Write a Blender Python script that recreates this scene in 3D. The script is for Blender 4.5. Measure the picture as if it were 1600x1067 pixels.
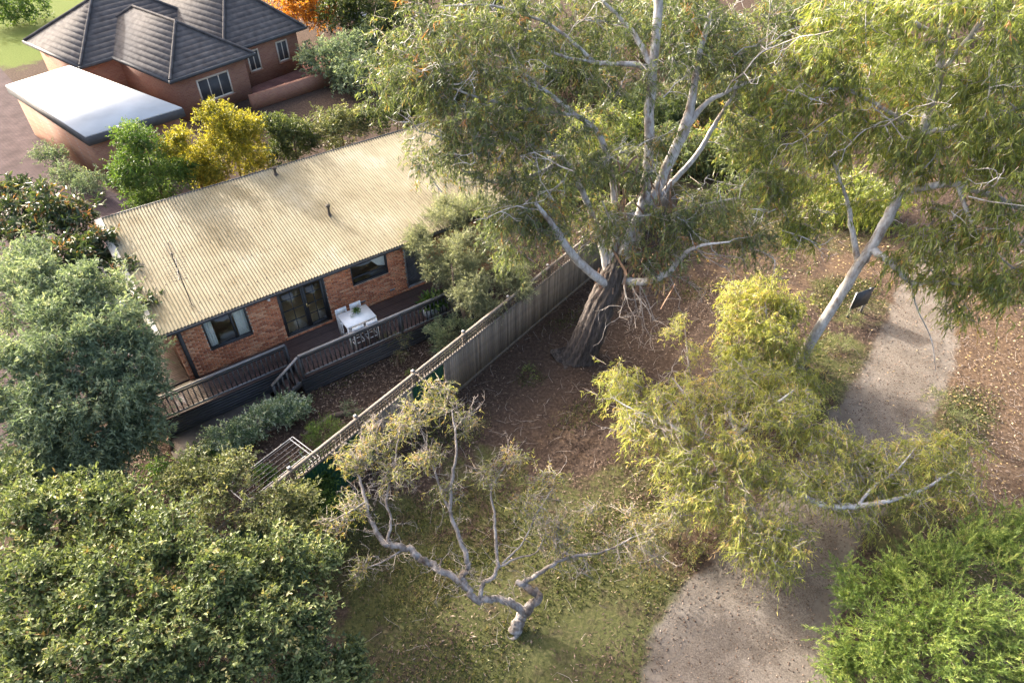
import bpy, math, random
import numpy as np
from mathutils import Vector, Matrix
R = math.radians
S = bpy.context.scene
for o in list(bpy.data.objects): bpy.data.objects.remove(o)
COL = S.collection
rng = np.random.default_rng(7)
random.seed(7)

# ------------------------------------------------------------------ camera, sky, sun, exposure
CAMZ, PITCH, FPX = 17.75, 42.0, 1067.0
cd = bpy.data.cameras.new('camera'); cam = bpy.data.objects.new('camera', cd); COL.objects.link(cam)
cd.sensor_width = 36; cd.lens = FPX / 1600 * 36; cd.clip_end = 2000
cam.location = (0, 0, CAMZ); cam.rotation_euler = (R(90 - PITCH), 0, 0); S.camera = cam
SUN_AZ, SUN_EL = R(141), R(25)
SD = Vector((math.cos(SUN_AZ) * math.cos(SUN_EL), math.sin(SUN_AZ) * math.cos(SUN_EL), math.sin(SUN_EL)))
w = bpy.data.worlds.new('World'); S.world = w; w.use_nodes = True
nt = w.node_tree; bg = nt.nodes['Background']; sk = nt.nodes.new('ShaderNodeTexSky')
sk.sky_type = 'NISHITA'; sk.sun_disc = False; sk.dust_density = 8.0; sk.ozone_density = 0.0; sk.air_density = 0.8; sk.sun_elevation = SUN_EL; sk.sun_rotation = math.atan2(SD.x, SD.y)
nt.links.new(sk.outputs[0], bg.inputs[0]); bg.inputs[1].default_value = 0.15
sl = bpy.data.lights.new('sun', 'SUN'); sl.energy = 2.1; sl.angle = R(0.45); sl.color = (1.0, 0.95, 0.88)
so = bpy.data.objects.new('sun', sl); COL.objects.link(so); so.rotation_euler = (-SD).to_track_quat('-Z', 'Y').to_euler()
S.view_settings.view_transform = 'Standard'; S.view_settings.look = 'None'; S.view_settings.gamma = 1
S.view_settings.exposure = 2.45
S.cycles.max_bounces = 8; S.cycles.transparent_max_bounces = 8; S.cycles.transmission_bounces = 4; S.cycles.diffuse_bounces = 4; S.cycles.glossy_bounces = 3

# ------------------------------------------------------------------ pixel -> place helpers
_p = R(PITCH)
FW = np.array([0, math.cos(_p), -math.sin(_p)]); UP = np.array([0, math.sin(_p), math.cos(_p)]); CC = np.array([0, 0, CAMZ])
def ray(x, y): return FW + np.array([1., 0, 0]) * (x - 800) / FPX - UP * (y - 533.5) / FPX
def P(x, y, z=0.0):
    d = ray(x, y); return CC + d * ((z - CAMZ) / d[2])
def PY(x, y, Y):
    d = ray(x, y); return CC + d * (Y / d[1])

# ------------------------------------------------------------------ object helpers
def tag(o, label=None, cat=None, group=None, kind=None):
    if label: o['label'] = label
    if cat: o['category'] = cat
    if group: o['group'] = group
    if kind: o['kind'] = kind
    return o
def empty(name, loc=(0, 0, 0), rz=0.0, label=None, cat=None, group=None):
    o = bpy.data.objects.new(name, None); COL.objects.link(o); o.location = loc; o.rotation_euler = (0, 0, rz)
    o.empty_display_size = 0.2
    return tag(o, label, cat, group)
def link(name, me, mat=None, parent=None, loc=None, rot=None):
    o = bpy.data.objects.new(name, me); COL.objects.link(o)
    if mat is not None and len(me.materials) == 0: me.materials.append(mat)
    if parent is not None: o.parent = parent
    if loc is not None: o.location = loc
    if rot is not None: o.rotation_euler = rot
    return o
def np_mesh(name, V, F, smooth=False, face_attr=None):
    """V (n,3); F (m,k) index array or list of such arrays with different k"""
    Fs = F if isinstance(F, list) else [F]
    me = bpy.data.meshes.new(name)
    V = np.ascontiguousarray(V, dtype=np.float32)
    me.vertices.add(len(V)); me.vertices.foreach_set('co', V.ravel())
    li = np.concatenate([f.ravel() for f in Fs]).astype(np.int32)
    ls = np.concatenate([np.full(len(f), f.shape[1]) for f in Fs]).astype(np.int32)
    st = np.concatenate([[0], np.cumsum(ls)[:-1]]).astype(np.int32)
    me.loops.add(len(li)); me.loops.foreach_set('vertex_index', li)
    me.polygons.add(len(ls)); me.polygons.foreach_set('loop_start', st)
    if smooth: me.polygons.foreach_set('use_smooth', np.ones(len(ls), dtype=bool))
    me.update(calc_edges=True)
    if face_attr:
        for k, a in face_attr.items():
            at = me.attributes.new(k, 'FLOAT', 'FACE'); at.data.foreach_set('value', np.ascontiguousarray(a, dtype=np.float32))
    return me
BOXF = np.array([[0, 3, 2, 1], [4, 5, 6, 7], [0, 1, 5, 4], [1, 2, 6, 5], [2, 3, 7, 6], [3, 0, 4, 7]])
class MB:
    """collects boxes, bars, tubes and polygons into one mesh"""
    def __init__(s): s.V = []; s.F = {}; s.n = 0; s.A = {}
    def add(s, V, F, a=0.5):
        F = np.asarray(F); k = F.shape[1]
        s.V.append(np.asarray(V, float)); s.F.setdefault(k, []).append(F + s.n); s.n += len(V)
        s.A.setdefault(k, []).append(np.full(len(F), a)); return s
    def box(s, a, b, r=0.5):
        x0, y0, z0 = a; x1, y1, z1 = b
        return s.add([(x0, y0, z0), (x1, y0, z0), (x1, y1, z0), (x0, y1, z0), (x0, y0, z1), (x1, y0, z1), (x1, y1, z1), (x0, y1, z1)], BOXF, r)
    def bar(s, p, q, wx, wz, up=(0, 0, 1), r=0.5):
        p = np.array(p, float); q = np.array(q, float); d = q - p; d /= np.linalg.norm(d)
        sd = np.cross(d, up)
        if np.linalg.norm(sd) < 1e-4: sd = np.cross(d, (1, 0, 0))
        sd /= np.linalg.norm(sd); u = np.cross(sd, d)
        o = [-sd * wx / 2 - u * wz / 2, sd * wx / 2 - u * wz / 2, sd * wx / 2 + u * wz / 2, -sd * wx / 2 + u * wz / 2]
        return s.add([p + k for k in o] + [q + k for k in o], BOXF[:, ::-1], r)
    def tube(s, pts, rad, k=8, r=0.5, cap=True):
        V, F = tube_np(np.array(pts, float), np.broadcast_to(np.array(rad, float), (len(pts),)), k)
        s.add(V, F, r)
        if cap:
            s.add(V[-k:], [list(range(k))], r); s.add(V[:k], [list(range(k))[::-1]], r)
        return s
    def poly(s, pts, r=0.5): return s.add(pts, [list(range(len(pts)))], r)
    def mesh(s, name, smooth=False, attr=False):
        Fs = [np.concatenate(v) for v in s.F.values()]
        at = {'rnd': np.concatenate([np.concatenate(v) for v in s.A.values()])} if attr else None
        return np_mesh(name, np.concatenate(s.V), Fs, smooth, at)
    def build(s, name, mat, parent=None, smooth=False, attr=False):
        return link(name, s.mesh(name, smooth, attr), mat, parent)
def tube_np(pts, rad, k=8):
    n = len(pts)
    T = np.gradient(pts, axis=0); T /= np.linalg.norm(T, axis=1, keepdims=True) + 1e-9
    ref = np.array([0.31, 0.93, 0.2]);
    if abs(T.mean(0) @ ref) > 0.9 * np.linalg.norm(ref): ref = np.array([1., 0.1, 0])
    A = np.cross(T, ref); A /= np.linalg.norm(A, axis=1, keepdims=True) + 1e-9
    B = np.cross(T, A)
    an = np.arange(k) * 2 * math.pi / k
    V = pts[:, None] + rad[:, None, None] * (A[:, None] * np.cos(an)[None, :, None] + B[:, None] * np.sin(an)[None, :, None])
    i = np.arange(n - 1)[:, None] * k; j = np.arange(k)[None]
    F = np.stack([i + j, i + (j + 1) % k, i + k + (j + 1) % k, i + k + j], -1).reshape(-1, 4)
    return V.reshape(-1, 3), F
def catmull(pts, m=5):
    pts = np.array(pts, float); Q = np.vstack([2 * pts[0] - pts[1], pts, 2 * pts[-1] - pts[-2]]); out = []
    for i in range(1, len(Q) - 2):
        for t in np.linspace(0, 1, m, endpoint=False):
            a, b, c, d = Q[i - 1], Q[i], Q[i + 1], Q[i + 2]
            out.append(0.5 * (2 * b + (c - a) * t + (2 * a - 5 * b + 4 * c - d) * t * t + (3 * b - a - 3 * c + d) * t ** 3))
    out.append(pts[-1]); return np.array(out)
def unit(v): return v / (np.linalg.norm(v, axis=-1, keepdims=True) + 1e-9)
_ph = np.random.default_rng(3).uniform(0, 6.28, (40, 3)); _fr = np.random.default_rng(4).normal(0, 1, (40, 2))
def noise2(x, y, scale, k0=0, n=10):
    s = 0
    for i in range(n):
        f = _fr[(i + k0) % 40] / scale; s = s + np.sin(x * f[0] + y * f[1] + _ph[(i + k0) % 40, 0])
    return s / math.sqrt(n / 2)

# ------------------------------------------------------------------ materials
def new_mat(name):
    m = bpy.data.materials.new(name); m.use_nodes = True
    return m, m.node_tree, m.node_tree.nodes, m.node_tree.links, m.node_tree.nodes['Principled BSDF']
def ramp(N, stops):
    r = N.new('ShaderNodeValToRGB'); e = r.color_ramp.elements
    while len(e) < len(stops): e.new(0.5)
    for i, (p, c) in enumerate(stops): e[i].position = p; e[i].color = (*c, 1)
    return r
def mat_noise(name, c0, c1, scale=4.0, rough=0.7, bump=0.2, bscale=None, spec=0.3, stretch=None, metal=0.0, detail=6, lo=.3, hi=.7, objrnd=0.0):
    m, t, N, L, b = new_mat(name)
    tc = N.new('ShaderNodeTexCoord'); mp = N.new('ShaderNodeMapping'); L.new(tc.outputs['Object'], mp.inputs[0])
    if stretch: mp.inputs['Scale'].default_value = stretch
    n = N.new('ShaderNodeTexNoise'); n.inputs['Scale'].default_value = scale; n.inputs['Detail'].default_value = detail; L.new(mp.outputs[0], n.inputs['Vector'])
    r = ramp(N, [(lo, c0), (hi, c1)]); L.new(n.outputs[0], r.inputs[0]); col = r.outputs[0]
    if objrnd:
        oi = N.new('ShaderNodeObjectInfo'); mr = N.new('ShaderNodeMapRange'); L.new(oi.outputs['Random'], mr.inputs[0])
        mr.inputs[3].default_value = 1 - objrnd; mr.inputs[4].default_value = 1 + objrnd
        mx = N.new('ShaderNodeVectorMath'); mx.operation = 'SCALE'; L.new(col, mx.inputs[0]); L.new(mr.outputs[0], mx.inputs['Scale']); col = mx.outputs[0]
    L.new(col, b.inputs['Base Color'])
    b.inputs['Roughness'].default_value = rough; b.inputs['Specular IOR Level'].default_value = spec; b.inputs['Metallic'].default_value = metal
    if bump:
        n2 = N.new('ShaderNodeTexNoise'); n2.inputs['Scale'].default_value = bscale or scale * 3; n2.inputs['Detail'].default_value = 4; L.new(mp.outputs[0], n2.inputs['Vector'])
        bp = N.new('ShaderNodeBump'); bp.inputs['Strength'].default_value = bump; bp.inputs['Distance'].default_value = 0.02; L.new(n2.outputs[0], bp.inputs['Height']); L.new(bp.outputs[0], b.inputs['Normal'])
    return m
def mat_leaf(name, stops, trans=0.35, rough=0.5, spec=0.35, tint=(1.45, 1.35, 0.6)):
    trans += .10
    m, t, N, L, b = new_mat(name)
    a = N.new('ShaderNodeAttribute'); a.attribute_name = 'rnd'
    r = ramp(N, stops); L.new(a.outputs['Fac'], r.inputs[0])
    L.new(r.outputs[0], b.inputs['Base Color']); b.inputs['Roughness'].default_value = rough; b.inputs['Specular IOR Level'].default_value = spec
    tr = N.new('ShaderNodeBsdfTranslucent'); mul = N.new('ShaderNodeVectorMath'); mul.operation = 'MULTIPLY'; mul.inputs[1].default_value = tint
    L.new(r.outputs[0], mul.inputs[0]); L.new(mul.outputs[0], tr.inputs[0])
    mx = N.new('ShaderNodeMixShader'); mx.inputs[0].default_value = trans
    L.new(b.outputs[0], mx.inputs[1]); L.new(tr.outputs[0], mx.inputs[2]); L.new(mx.outputs[0], N['Material Output'].inputs[0])
    return m
def mat_ramp_attr(name, stops, rough=0.9, bump=0.0, attr='rnd'):
    m, t, N, L, b = new_mat(name)
    a = N.new('ShaderNodeAttribute'); a.attribute_name = attr
    r = ramp(N, stops); L.new(a.outputs['Fac'], r.inputs[0]); L.new(r.outputs[0], b.inputs['Base Color']); b.inputs['Roughness'].default_value = rough
    b.inputs['Specular IOR Level'].default_value = 0.2
    return m
def mat_brick_piece(name, attr):
    m, t, N, L, b = new_mat(name)
    if attr: a = N.new('ShaderNodeAttribute'); a.attribute_name = 'rnd'; out = a.outputs['Fac']
    else: a = N.new('ShaderNodeObjectInfo'); out = a.outputs['Random']
    r = ramp(N, [(0, (.34, .12, .065)), (.35, (.54, .21, .105)), (.7, (.66, .28, .145)), (1, (.70, .38, .22))]); L.new(out, r.inputs[0])
    tc = N.new('ShaderNodeTexCoord'); n = N.new('ShaderNodeTexNoise'); n.inputs['Scale'].default_value = 30; L.new(tc.outputs['Object'], n.inputs['Vector'])
    mx = N.new('ShaderNodeMix'); mx.data_type = 'RGBA'; mx.blend_type = 'MULTIPLY'; mx.inputs[0].default_value = 0.5
    r2 = ramp(N, [(.3, (.6, .6, .6)), (.7, (1, 1, 1))]); L.new(n.outputs[0], r2.inputs[0])
    L.new(r.outputs[0], mx.inputs[6]); L.new(r2.outputs[0], mx.inputs[7]); L.new(mx.outputs[2], b.inputs['Base Color']); b.inputs['Roughness'].default_value = .85
    return m
def mat_brick_tex(name, c1, c2, mortar, scale=1.0, bw=.24, rh=.086, ms=.01, coord='Object', rough=.85):
    m, t, N, L, b = new_mat(name)
    tc = N.new('ShaderNodeTexCoord'); sx = N.new('ShaderNodeSeparateXYZ'); L.new(tc.outputs[coord], sx.inputs[0])
    ad = N.new('ShaderNodeMath'); L.new(sx.outputs[0], ad.inputs[0]); L.new(sx.outputs[1], ad.inputs[1])
    cx = N.new('ShaderNodeCombineXYZ'); L.new(ad.outputs[0], cx.inputs[0]); L.new(sx.outputs[2], cx.inputs[1])
    k = N.new('ShaderNodeTexBrick'); L.new(cx.outputs[0], k.inputs['Vector']); k.inputs['Scale'].default_value = scale
    k.inputs['Color1'].default_value = (*c1, 1); k.inputs['Color2'].default_value = (*c2, 1); k.inputs['Mortar'].default_value = (*mortar, 1)
    k.inputs['Brick Width'].default_value = bw; k.inputs['Row Height'].default_value = rh; k.inputs['Mortar Size'].default_value = ms
    L.new(k.outputs[0], b.inputs['Base Color']); b.inputs['Roughness'].default_value = rough
    bp = N.new('ShaderNodeBump'); bp.inputs['Strength'].default_value = .4; bp.inputs['Distance'].default_value = .01; bp.invert = True; L.new(k.outputs['Fac'], bp.inputs['Height']); L.new(bp.outputs[0], b.inputs['Normal'])
    return m
def mat_pavers(name, c1, c2, mortar, bw, rh, scale=1.0):
    m, t, N, L, b = new_mat(name)
    tc = N.new('ShaderNodeTexCoord'); k = N.new('ShaderNodeTexBrick'); L.new(tc.outputs['Object'], k.inputs['Vector'])
    k.inputs['Scale'].default_value = scale; k.inputs['Color1'].default_value = (*c1, 1); k.inputs['Color2'].default_value = (*c2, 1); k.inputs['Mortar'].default_value = (*mortar, 1)
    k.inputs['Brick Width'].default_value = bw; k.inputs['Row Height'].default_value = rh; k.inputs['Mortar Size'].default_value = .012
    n = N.new('ShaderNodeTexNoise'); n.inputs['Scale'].default_value = 1.2; n.inputs['Detail'].default_value = 8; L.new(tc.outputs['Object'], n.inputs['Vector'])
    r2 = ramp(N, [(.3, (.65, .65, .65)), (.7, (1.1, 1.1, 1.1))]); L.new(n.outputs[0], r2.inputs[0])
    mx = N.new('ShaderNodeMix'); mx.data_type = 'RGBA'; mx.blend_type = 'MULTIPLY'; mx.inputs[0].default_value = 1
    L.new(k.outputs[0], mx.inputs[6]); L.new(r2.outputs[0], mx.inputs[7]); L.new(mx.outputs[2], b.inputs['Base Color']); b.inputs['Roughness'].default_value = .95; b.inputs['Specular IOR Level'].default_value = .05
    return m

M = {}
M['brick_piece'] = mat_brick_piece('brick_piece', False); M['brick_many'] = mat_brick_piece('brick_many', True)
M['mortar'] = mat_noise('mortar', (.50, .42, .33), (.62, .53, .43), 12, .95)
M['brick_wall'] = mat_brick_tex('brick_wall', (.33, .13, .07), (.24, .09, .05), (.36, .28, .22))
M['neigh_brick'] = mat_brick_tex('neighbour_brick', (.30, .15, .09), (.24, .10, .065), (.26, .18, .14))
M['charcoal'] = mat_noise('charcoal_paint', (.030, .032, .036), (.050, .052, .056), 6, .5, .15, spec=.4, objrnd=.15)
M['charcoal2'] = mat_noise('charcoal_boards', (.032, .034, .040), (.055, .057, .062), 3, .55, .3, spec=.35, stretch=(1, 6, 6), objrnd=.25)
M['deck_board'] = mat_noise('deck_board', (.062, .040, .035), (.105, .07, .062), 3, .55, .3, spec=.4, stretch=(1, 8, 8), objrnd=.22)
M['rail_top'] = mat_noise('rail_top_grey', (.13, .13, .135), (.19, .19, .195), 5, .4, .1, spec=.5)
M['white_metal'] = mat_noise('white_powder_coat', (.72, .72, .71), (.80, .80, .79), 10, .35, .03, spec=.5)
M['curtain'] = mat_noise('curtain', (.74, .74, .73), (.82, .82, .81), 5, .9, .1)
M['room'] = mat_noise('room_plaster', (.66, .62, .55), (.72, .68, .60), 2, .9, 0)
M['room_floor'] = mat_noise('room_floor_timber', (.52, .34, .16), (.64, .44, .24), 3, .4, .05, stretch=(1, 9, 1))
M['timber_grey'] = mat_noise('weathered_timber', (.115, .092, .072), (.23, .19, .15), 5, .9, .5, stretch=(6, 6, .6), objrnd=.3)
M['timber_cap'] = mat_noise('weathered_cap_timber', (.13, .112, .095), (.22, .19, .162), 4, .85, .4, stretch=(.6, 6, 6), objrnd=.1)
M['lattice'] = mat_noise('lattice_timber', (.085, .072, .06), (.15, .128, .106), 6, .9, .2)
M['green_steel'] = mat_noise('green_sheet_steel', (.008, .045, .026), (.012, .06, .036), 3, .45, .05, spec=.5)
M['galv'] = mat_noise('galvanised', (.22, .225, .235), (.33, .335, .345), 4, .4, .05, spec=.6, metal=.4)
M['zinc'] = mat_noise('pale_zinc', (.38, .40, .43), (.48, .50, .53), 4, .4, .05, spec=.6)
M['dark_pipe'] = mat_noise('dark_pipe', (.05, .04, .032), (.09, .075, .06), 9, .7, .1)
M['ant'] = mat_noise('antenna_metal', (.035, .035, .037), (.06, .06, .063), 9, .5, 0)
M['brass'] = mat_noise('brass', (.6, .45, .18), (.7, .52, .22), 9, .3, 0, metal=.9)
M['pot_white'] = mat_noise('planter_grey', (.42, .43, .45), (.52, .53, .55), 5, .6, .1)
M['soil'] = mat_noise('soil', (.04, .028, .02), (.07, .05, .035), 20, .95, .5)
M['tile'] = mat_noise('roof_tile', (.056, .053, .054), (.10, .095, .095), 3, .9, .3, spec=.08)
M['neigh_dark'] = mat_noise('neighbour_dark', (.055, .058, .062), (.08, .083, .088), 3, .7, .1)
M['neigh_white'] = mat_noise('white_sheet_roof', (.42, .43, .43), (.56, .57, .57), .6, .9, .1, spec=.1)
M['cream'] = mat_noise('cream_trim', (.55, .50, .42), (.64, .59, .50), 3, .6, .05)
M['drive'] = mat_pavers('brick_paver_drive', (.090, .064, .066), (.070, .052, .055), (.045, .036, .037), .23, .115)
M['terrace'] = mat_pavers('red_terrace', (.32, .15, .115), (.25, .12, .10), (.13, .08, .07), .23, .115)
M['concrete'] = mat_noise('garden_concrete', (.10, .085, .075), (.17, .15, .135), 2.5, .9, .3)
M['edging'] = mat_noise('edging_timber', (.07, .055, .045), (.13, .10, .085), 5, .9, .4, stretch=(.5, 5, 5))
M['sleeper'] = mat_noise('red_edging', (.13, .065, .045), (.20, .11, .08), 5, .9, .3)
def glass():
    m, t, N, L, b = new_mat('window_glass')
    g = N.new('ShaderNodeBsdfGlossy'); g.inputs['Roughness'].default_value = .02; tp = N.new('ShaderNodeBsdfTransparent'); tp.inputs[0].default_value = (.92, .94, .93, 1)
    lw = N.new('ShaderNodeLayerWeight'); pw = N.new('ShaderNodeMath'); pw.operation = 'POWER'; pw.inputs[1].default_value = 4; L.new(lw.outputs['Facing'], pw.inputs[0]); f = N.new('ShaderNodeMath'); f.operation = 'MULTIPLY_ADD'; f.inputs[1].default_value = .6; f.inputs[2].default_value = .05; L.new(pw.outputs[0], f.inputs[0]); mx = N.new('ShaderNodeMixShader')
    L.new(f.outputs[0], mx.inputs[0]); L.new(tp.outputs[0], mx.inputs[1]); L.new(g.outputs[0], mx.inputs[2]); L.new(mx.outputs[0], N['Material Output'].inputs[0])
    return m
M['glass'] = glass()
def roof_mat():
    m, t, N, L, b = new_mat('weathered_cream_corrugated')
    tc = N.new('ShaderNodeTexCoord')
    n = N.new('ShaderNodeTexNoise'); n.inputs['Scale'].default_value = .55; n.inputs['Detail'].default_value = 9; n.inputs['Roughness'].default_value = .62; L.new(tc.outputs['Object'], n.inputs['Vector'])
    r = ramp(N, [(.30, (.165, .137, .083)), (.42, (.215, .185, .122)), (.56, (.25, .22, .152)), (.72, (.29, .268, .207))]); L.new(n.outputs[0], r.inputs[0])
    mp = N.new('ShaderNodeMapping'); mp.inputs['Scale'].default_value = (7, .7, 1); L.new(tc.outputs['Object'], mp.inputs[0])
    n2 = N.new('ShaderNodeTexNoise'); n2.inputs['Scale'].default_value = 1.5; n2.inputs['Detail'].default_value = 7; L.new(mp.outputs[0], n2.inputs['Vector'])
    r2 = ramp(N, [(.30, (.68, .66, .60)), (.62, (1.04, 1.04, 1.03))]); L.new(n2.outputs[0], r2.inputs[0])
    n3 = N.new('ShaderNodeTexNoise'); n3.inputs['Scale'].default_value = 2.6; n3.inputs['Detail'].default_value = 8; L.new(tc.outputs['Object'], n3.inputs['Vector'])
    r3 = ramp(N, [(.66, (1, 1, 1)), (.76, (.55, .50, .42))]); L.new(n3.outputs[0], r3.inputs[0])
    mx = N.new('ShaderNodeMix'); mx.data_type = 'RGBA'; mx.blend_type = 'MULTIPLY'; mx.inputs[0].default_value = .5
    L.new(r.outputs[0], mx.inputs[6]); L.new(r2.outputs[0], mx.inputs[7])
    m2 = N.new('ShaderNodeMix'); m2.data_type = 'RGBA'; m2.blend_type = 'MULTIPLY'; m2.inputs[0].default_value = .6
    L.new(mx.outputs[2], m2.inputs[6]); L.new(r3.outputs[0], m2.inputs[7])
    L.new(m2.outputs[2], b.inputs['Base Color']); b.inputs['Roughness'].default_value = .75; b.inputs['Specular IOR Level'].default_value = .12
    return m
M['roof'] = roof_mat()
PATHC = [(.3, (.108, .092, .076)), (.5, (.145, .125, .105)), (.7, (.185, .162, .138))]
def ground_mat():
    m, t, N, L, b = new_mat('park_ground')
    tc = N.new('ShaderNodeTexCoord')
    def nz(s, d=8, ro=.6):
        n = N.new('ShaderNodeTexNoise'); n.inputs['Scale'].default_value = s; n.inputs['Detail'].default_value = d; n.inputs['Roughness'].default_value = ro; L.new(tc.outputs['Object'], n.inputs['Vector']); return n.outputs[0]
    fine = nz(9, 8, .7); mid = nz(1.3, 8)
    soil = ramp(N, [(.3, (.026, .019, .015)), (.5, (.058, .041, .032)), (.7, (.11, .081, .062))]); L.new(fine, soil.inputs[0])
    grass = ramp(N, [(.3, (.040, .043, .018)), (.5, (.072, .076, .030)), (.72, (.13, .115, .056))]); L.new(fine, grass.inputs[0])
    dry = ramp(N, [(.3, (.062, .041, .027)), (.5, (.11, .074, .048)), (.72, (.17, .122, .083))]); L.new(fine, dry.inputs[0])
    lawn = ramp(N, [(.3, (.06, .085, .018)), (.7, (.11, .14, .035))]); L.new(fine, lawn.inputs[0])
    cur = soil.outputs[0]
    pn = nz(1.1, 10, .65); gv = ramp(N, PATHC); L.new(pn, gv.inputs[0])
    for nm, rr in (('dry', dry), ('grass', grass), ('lawn', lawn), ('gravel', gv)):
        a = N.new('ShaderNodeAttribute'); a.attribute_name = nm
        s = N.new('ShaderNodeMath'); s.operation = 'ADD'; L.new(a.outputs['Fac'], s.inputs[0]); L.new(mid, s.inputs[1])
        mr = N.new('ShaderNodeMapRange'); mr.interpolation_type = 'SMOOTHSTEP'; mr.inputs[1].default_value = .86; mr.inputs[2].default_value = 1.14; L.new(s.outputs[0], mr.inputs[0])
        mx = N.new('ShaderNodeMix'); mx.data_type = 'RGBA'; L.new(mr.outputs[0], mx.inputs[0]); L.new(cur, mx.inputs[6]); L.new(rr.outputs[0], mx.inputs[7]); cur = mx.outputs[2]
    L.new(cur, b.inputs['Base Color']); b.inputs['Roughness'].default_value = .97; b.inputs['Specular IOR Level'].default_value = .05
    bp = N.new('ShaderNodeBump'); bp.inputs['Strength'].default_value = .8; bp.inputs['Distance'].default_value = .06; L.new(fine, bp.inputs['Height']); L.new(bp.outputs[0], b.inputs['Normal'])
    return m
M['ground'] = ground_mat()
def path_mat():
    m, t, N, L, b = new_mat('gravel_path')
    tc = N.new('ShaderNodeTexCoord')
    n = N.new('ShaderNodeTexNoise'); n.inputs['Scale'].default_value = 1.1; n.inputs['Detail'].default_value = 10; n.inputs['Roughness'].default_value = .65; L.new(tc.outputs['Object'], n.inputs['Vector'])
    r = ramp(N, PATHC); L.new(n.outputs[0], r.inputs[0])
    n2 = N.new('ShaderNodeTexNoise'); n2.inputs['Scale'].default_value = 26; n2.inputs['Detail'].default_value = 6; L.new(tc.outputs['Object'], n2.inputs['Vector'])
    r2 = ramp(N, [(.32, (.58, .56, .54)), (.68, (1.22, 1.22, 1.22))]); L.new(n2.outputs[0], r2.inputs[0])
    mx = N.new('ShaderNodeMix'); mx.data_type = 'RGBA'; mx.blend_type = 'MULTIPLY'; mx.inputs[0].default_value = .9; L.new(r.outputs[0], mx.inputs[6]); L.new(r2.outputs[0], mx.inputs[7])
    L.new(mx.outputs[2], b.inputs['Base Color']); b.inputs['Roughness'].default_value = .97; b.inputs['Specular IOR Level'].default_value = .05
    bp = N.new('ShaderNodeBump'); bp.inputs['Strength'].default_value = .5; bp.inputs['Distance'].default_value = .03; L.new(n2.outputs[0], bp.inputs['Height']); L.new(bp.outputs[0], b.inputs['Normal'])
    return m
M['path'] = path_mat()
# bark
def gum_bark(name, c0, c1, c2):
    m, t, N, L, b = new_mat(name)
    tc = N.new('ShaderNodeTexCoord'); mp = N.new('ShaderNodeMapping'); mp.inputs['Scale'].default_value = (1, 1, .45); L.new(tc.outputs['Object'], mp.inputs[0])
    n = N.new('ShaderNodeTexNoise'); n.inputs['Scale'].default_value = 3.2; n.inputs['Detail'].default_value = 8; n.inputs['Roughness'].default_value = .65; L.new(mp.outputs[0], n.inputs['Vector'])
    r = ramp(N, [(.30, c0), (.43, c1), (.58, c2)]); L.new(n.outputs[0], r.inputs[0])
    n2 = N.new('ShaderNodeTexNoise'); n2.inputs['Scale'].default_value = 14; n2.inputs['Detail'].default_value = 6; L.new(mp.outputs[0], n2.inputs['Vector'])
    r2 = ramp(N, [(.35, (.62, .58, .55)), (.6, (1, 1, 1))]); L.new(n2.outputs[0], r2.inputs[0])
    mx = N.new('ShaderNodeMix'); mx.data_type = 'RGBA'; mx.blend_type = 'MULTIPLY'; mx.inputs[0].default_value = .8; L.new(r.outputs[0], mx.inputs[6]); L.new(r2.outputs[0], mx.inputs[7])
    L.new(mx.outputs[2], b.inputs['Base Color']); b.inputs['Roughness'].default_value = .8; b.inputs['Specular IOR Level'].default_value = .2
    bp = N.new('ShaderNodeBump'); bp.inputs['Strength'].default_value = .5; bp.inputs['Distance'].default_value = .03; L.new(n2.outputs[0], bp.inputs['Height']); L.new(bp.outputs[0], b.inputs['Normal'])
    return m
M['gum_bark'] = gum_bark('smooth_gum_bark', (.17, .12, .09), (.36, .335, .315), (.54, .53, .52))
M['twist_bark'] = gum_bark('weathered_gum_bark', (.07, .05, .04), (.17, .145, .125), (.30, .28, .265))
M['rough_bark'] = mat_noise('rough_gum_bark', (.03, .025, .022), (.11, .092, .082), 4, .95, .9, bscale=9, stretch=(4, 4, .5))
M['brown_bark'] = mat_noise('brown_bark', (.08, .055, .04), (.17, .125, .095), 5, .9, .5, stretch=(3, 3, .6))
M['dead_twig'] = mat_noise('bleached_twig', (.20, .165, .14), (.36, .32, .29), 4, .8, .1)
M['bark_strip'] = mat_noise('peeling_bark', (.16, .09, .055), (.36, .24, .17), 5, .9, .2)
# leaves
M['gum_leaf'] = mat_leaf('gum_leaf', [(0, (.050, .070, .036)), (.35, (.105, .14, .065)), (.65, (.17, .21, .085)), (.95, (.28, .31, .11)), (1, (.34, .17, .07))], .32, .38, .5, tint=(1.3, 1.3, .65))
M['gum_leaf2'] = mat_leaf('gum_leaf_yellowish', [(0, (.09, .12, .04)), (.35, (.18, .225, .065)), (.7, (.30, .34, .09)), (.93, (.42, .42, .12)), (1, (.40, .22, .10))], .34, .38, .5, tint=(1.3, 1.3, .6))
M['yellow_leaf'] = mat_leaf('yellow_gum_leaf', [(0, (.11, .135, .045)), (.3, (.26, .295, .085)), (.7, (.43, .45, .135)), (.92, (.58, .55, .18)), (1, (.54, .38, .20))], .38, .4, .45, tint=(1.3, 1.25, .6))
M['sparse_leaf'] = mat_leaf('sparse_gum_leaf', [(0, (.10, .13, .06)), (.4, (.21, .24, .10)), (.75, (.34, .33, .13)), (1, (.40, .27, .15))], .35)
M['grey_leaf'] = mat_leaf('grey_green_leaf', [(0, (.095, .13, .08)), (.5, (.175, .225, .14)), (.85, (.26, .315, .195)), (1, (.38, .41, .24))], .25, .6, .15, tint=(1.1, 1.15, .7))
M['loquat_leaf'] = mat_leaf('dark_glossy_leaf', [(0, (.020, .040, .018)), (.6, (.055, .085, .035)), (.9, (.11, .14, .06)), (1, (.30, .16, .08))], .2, .35, .5)
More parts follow.
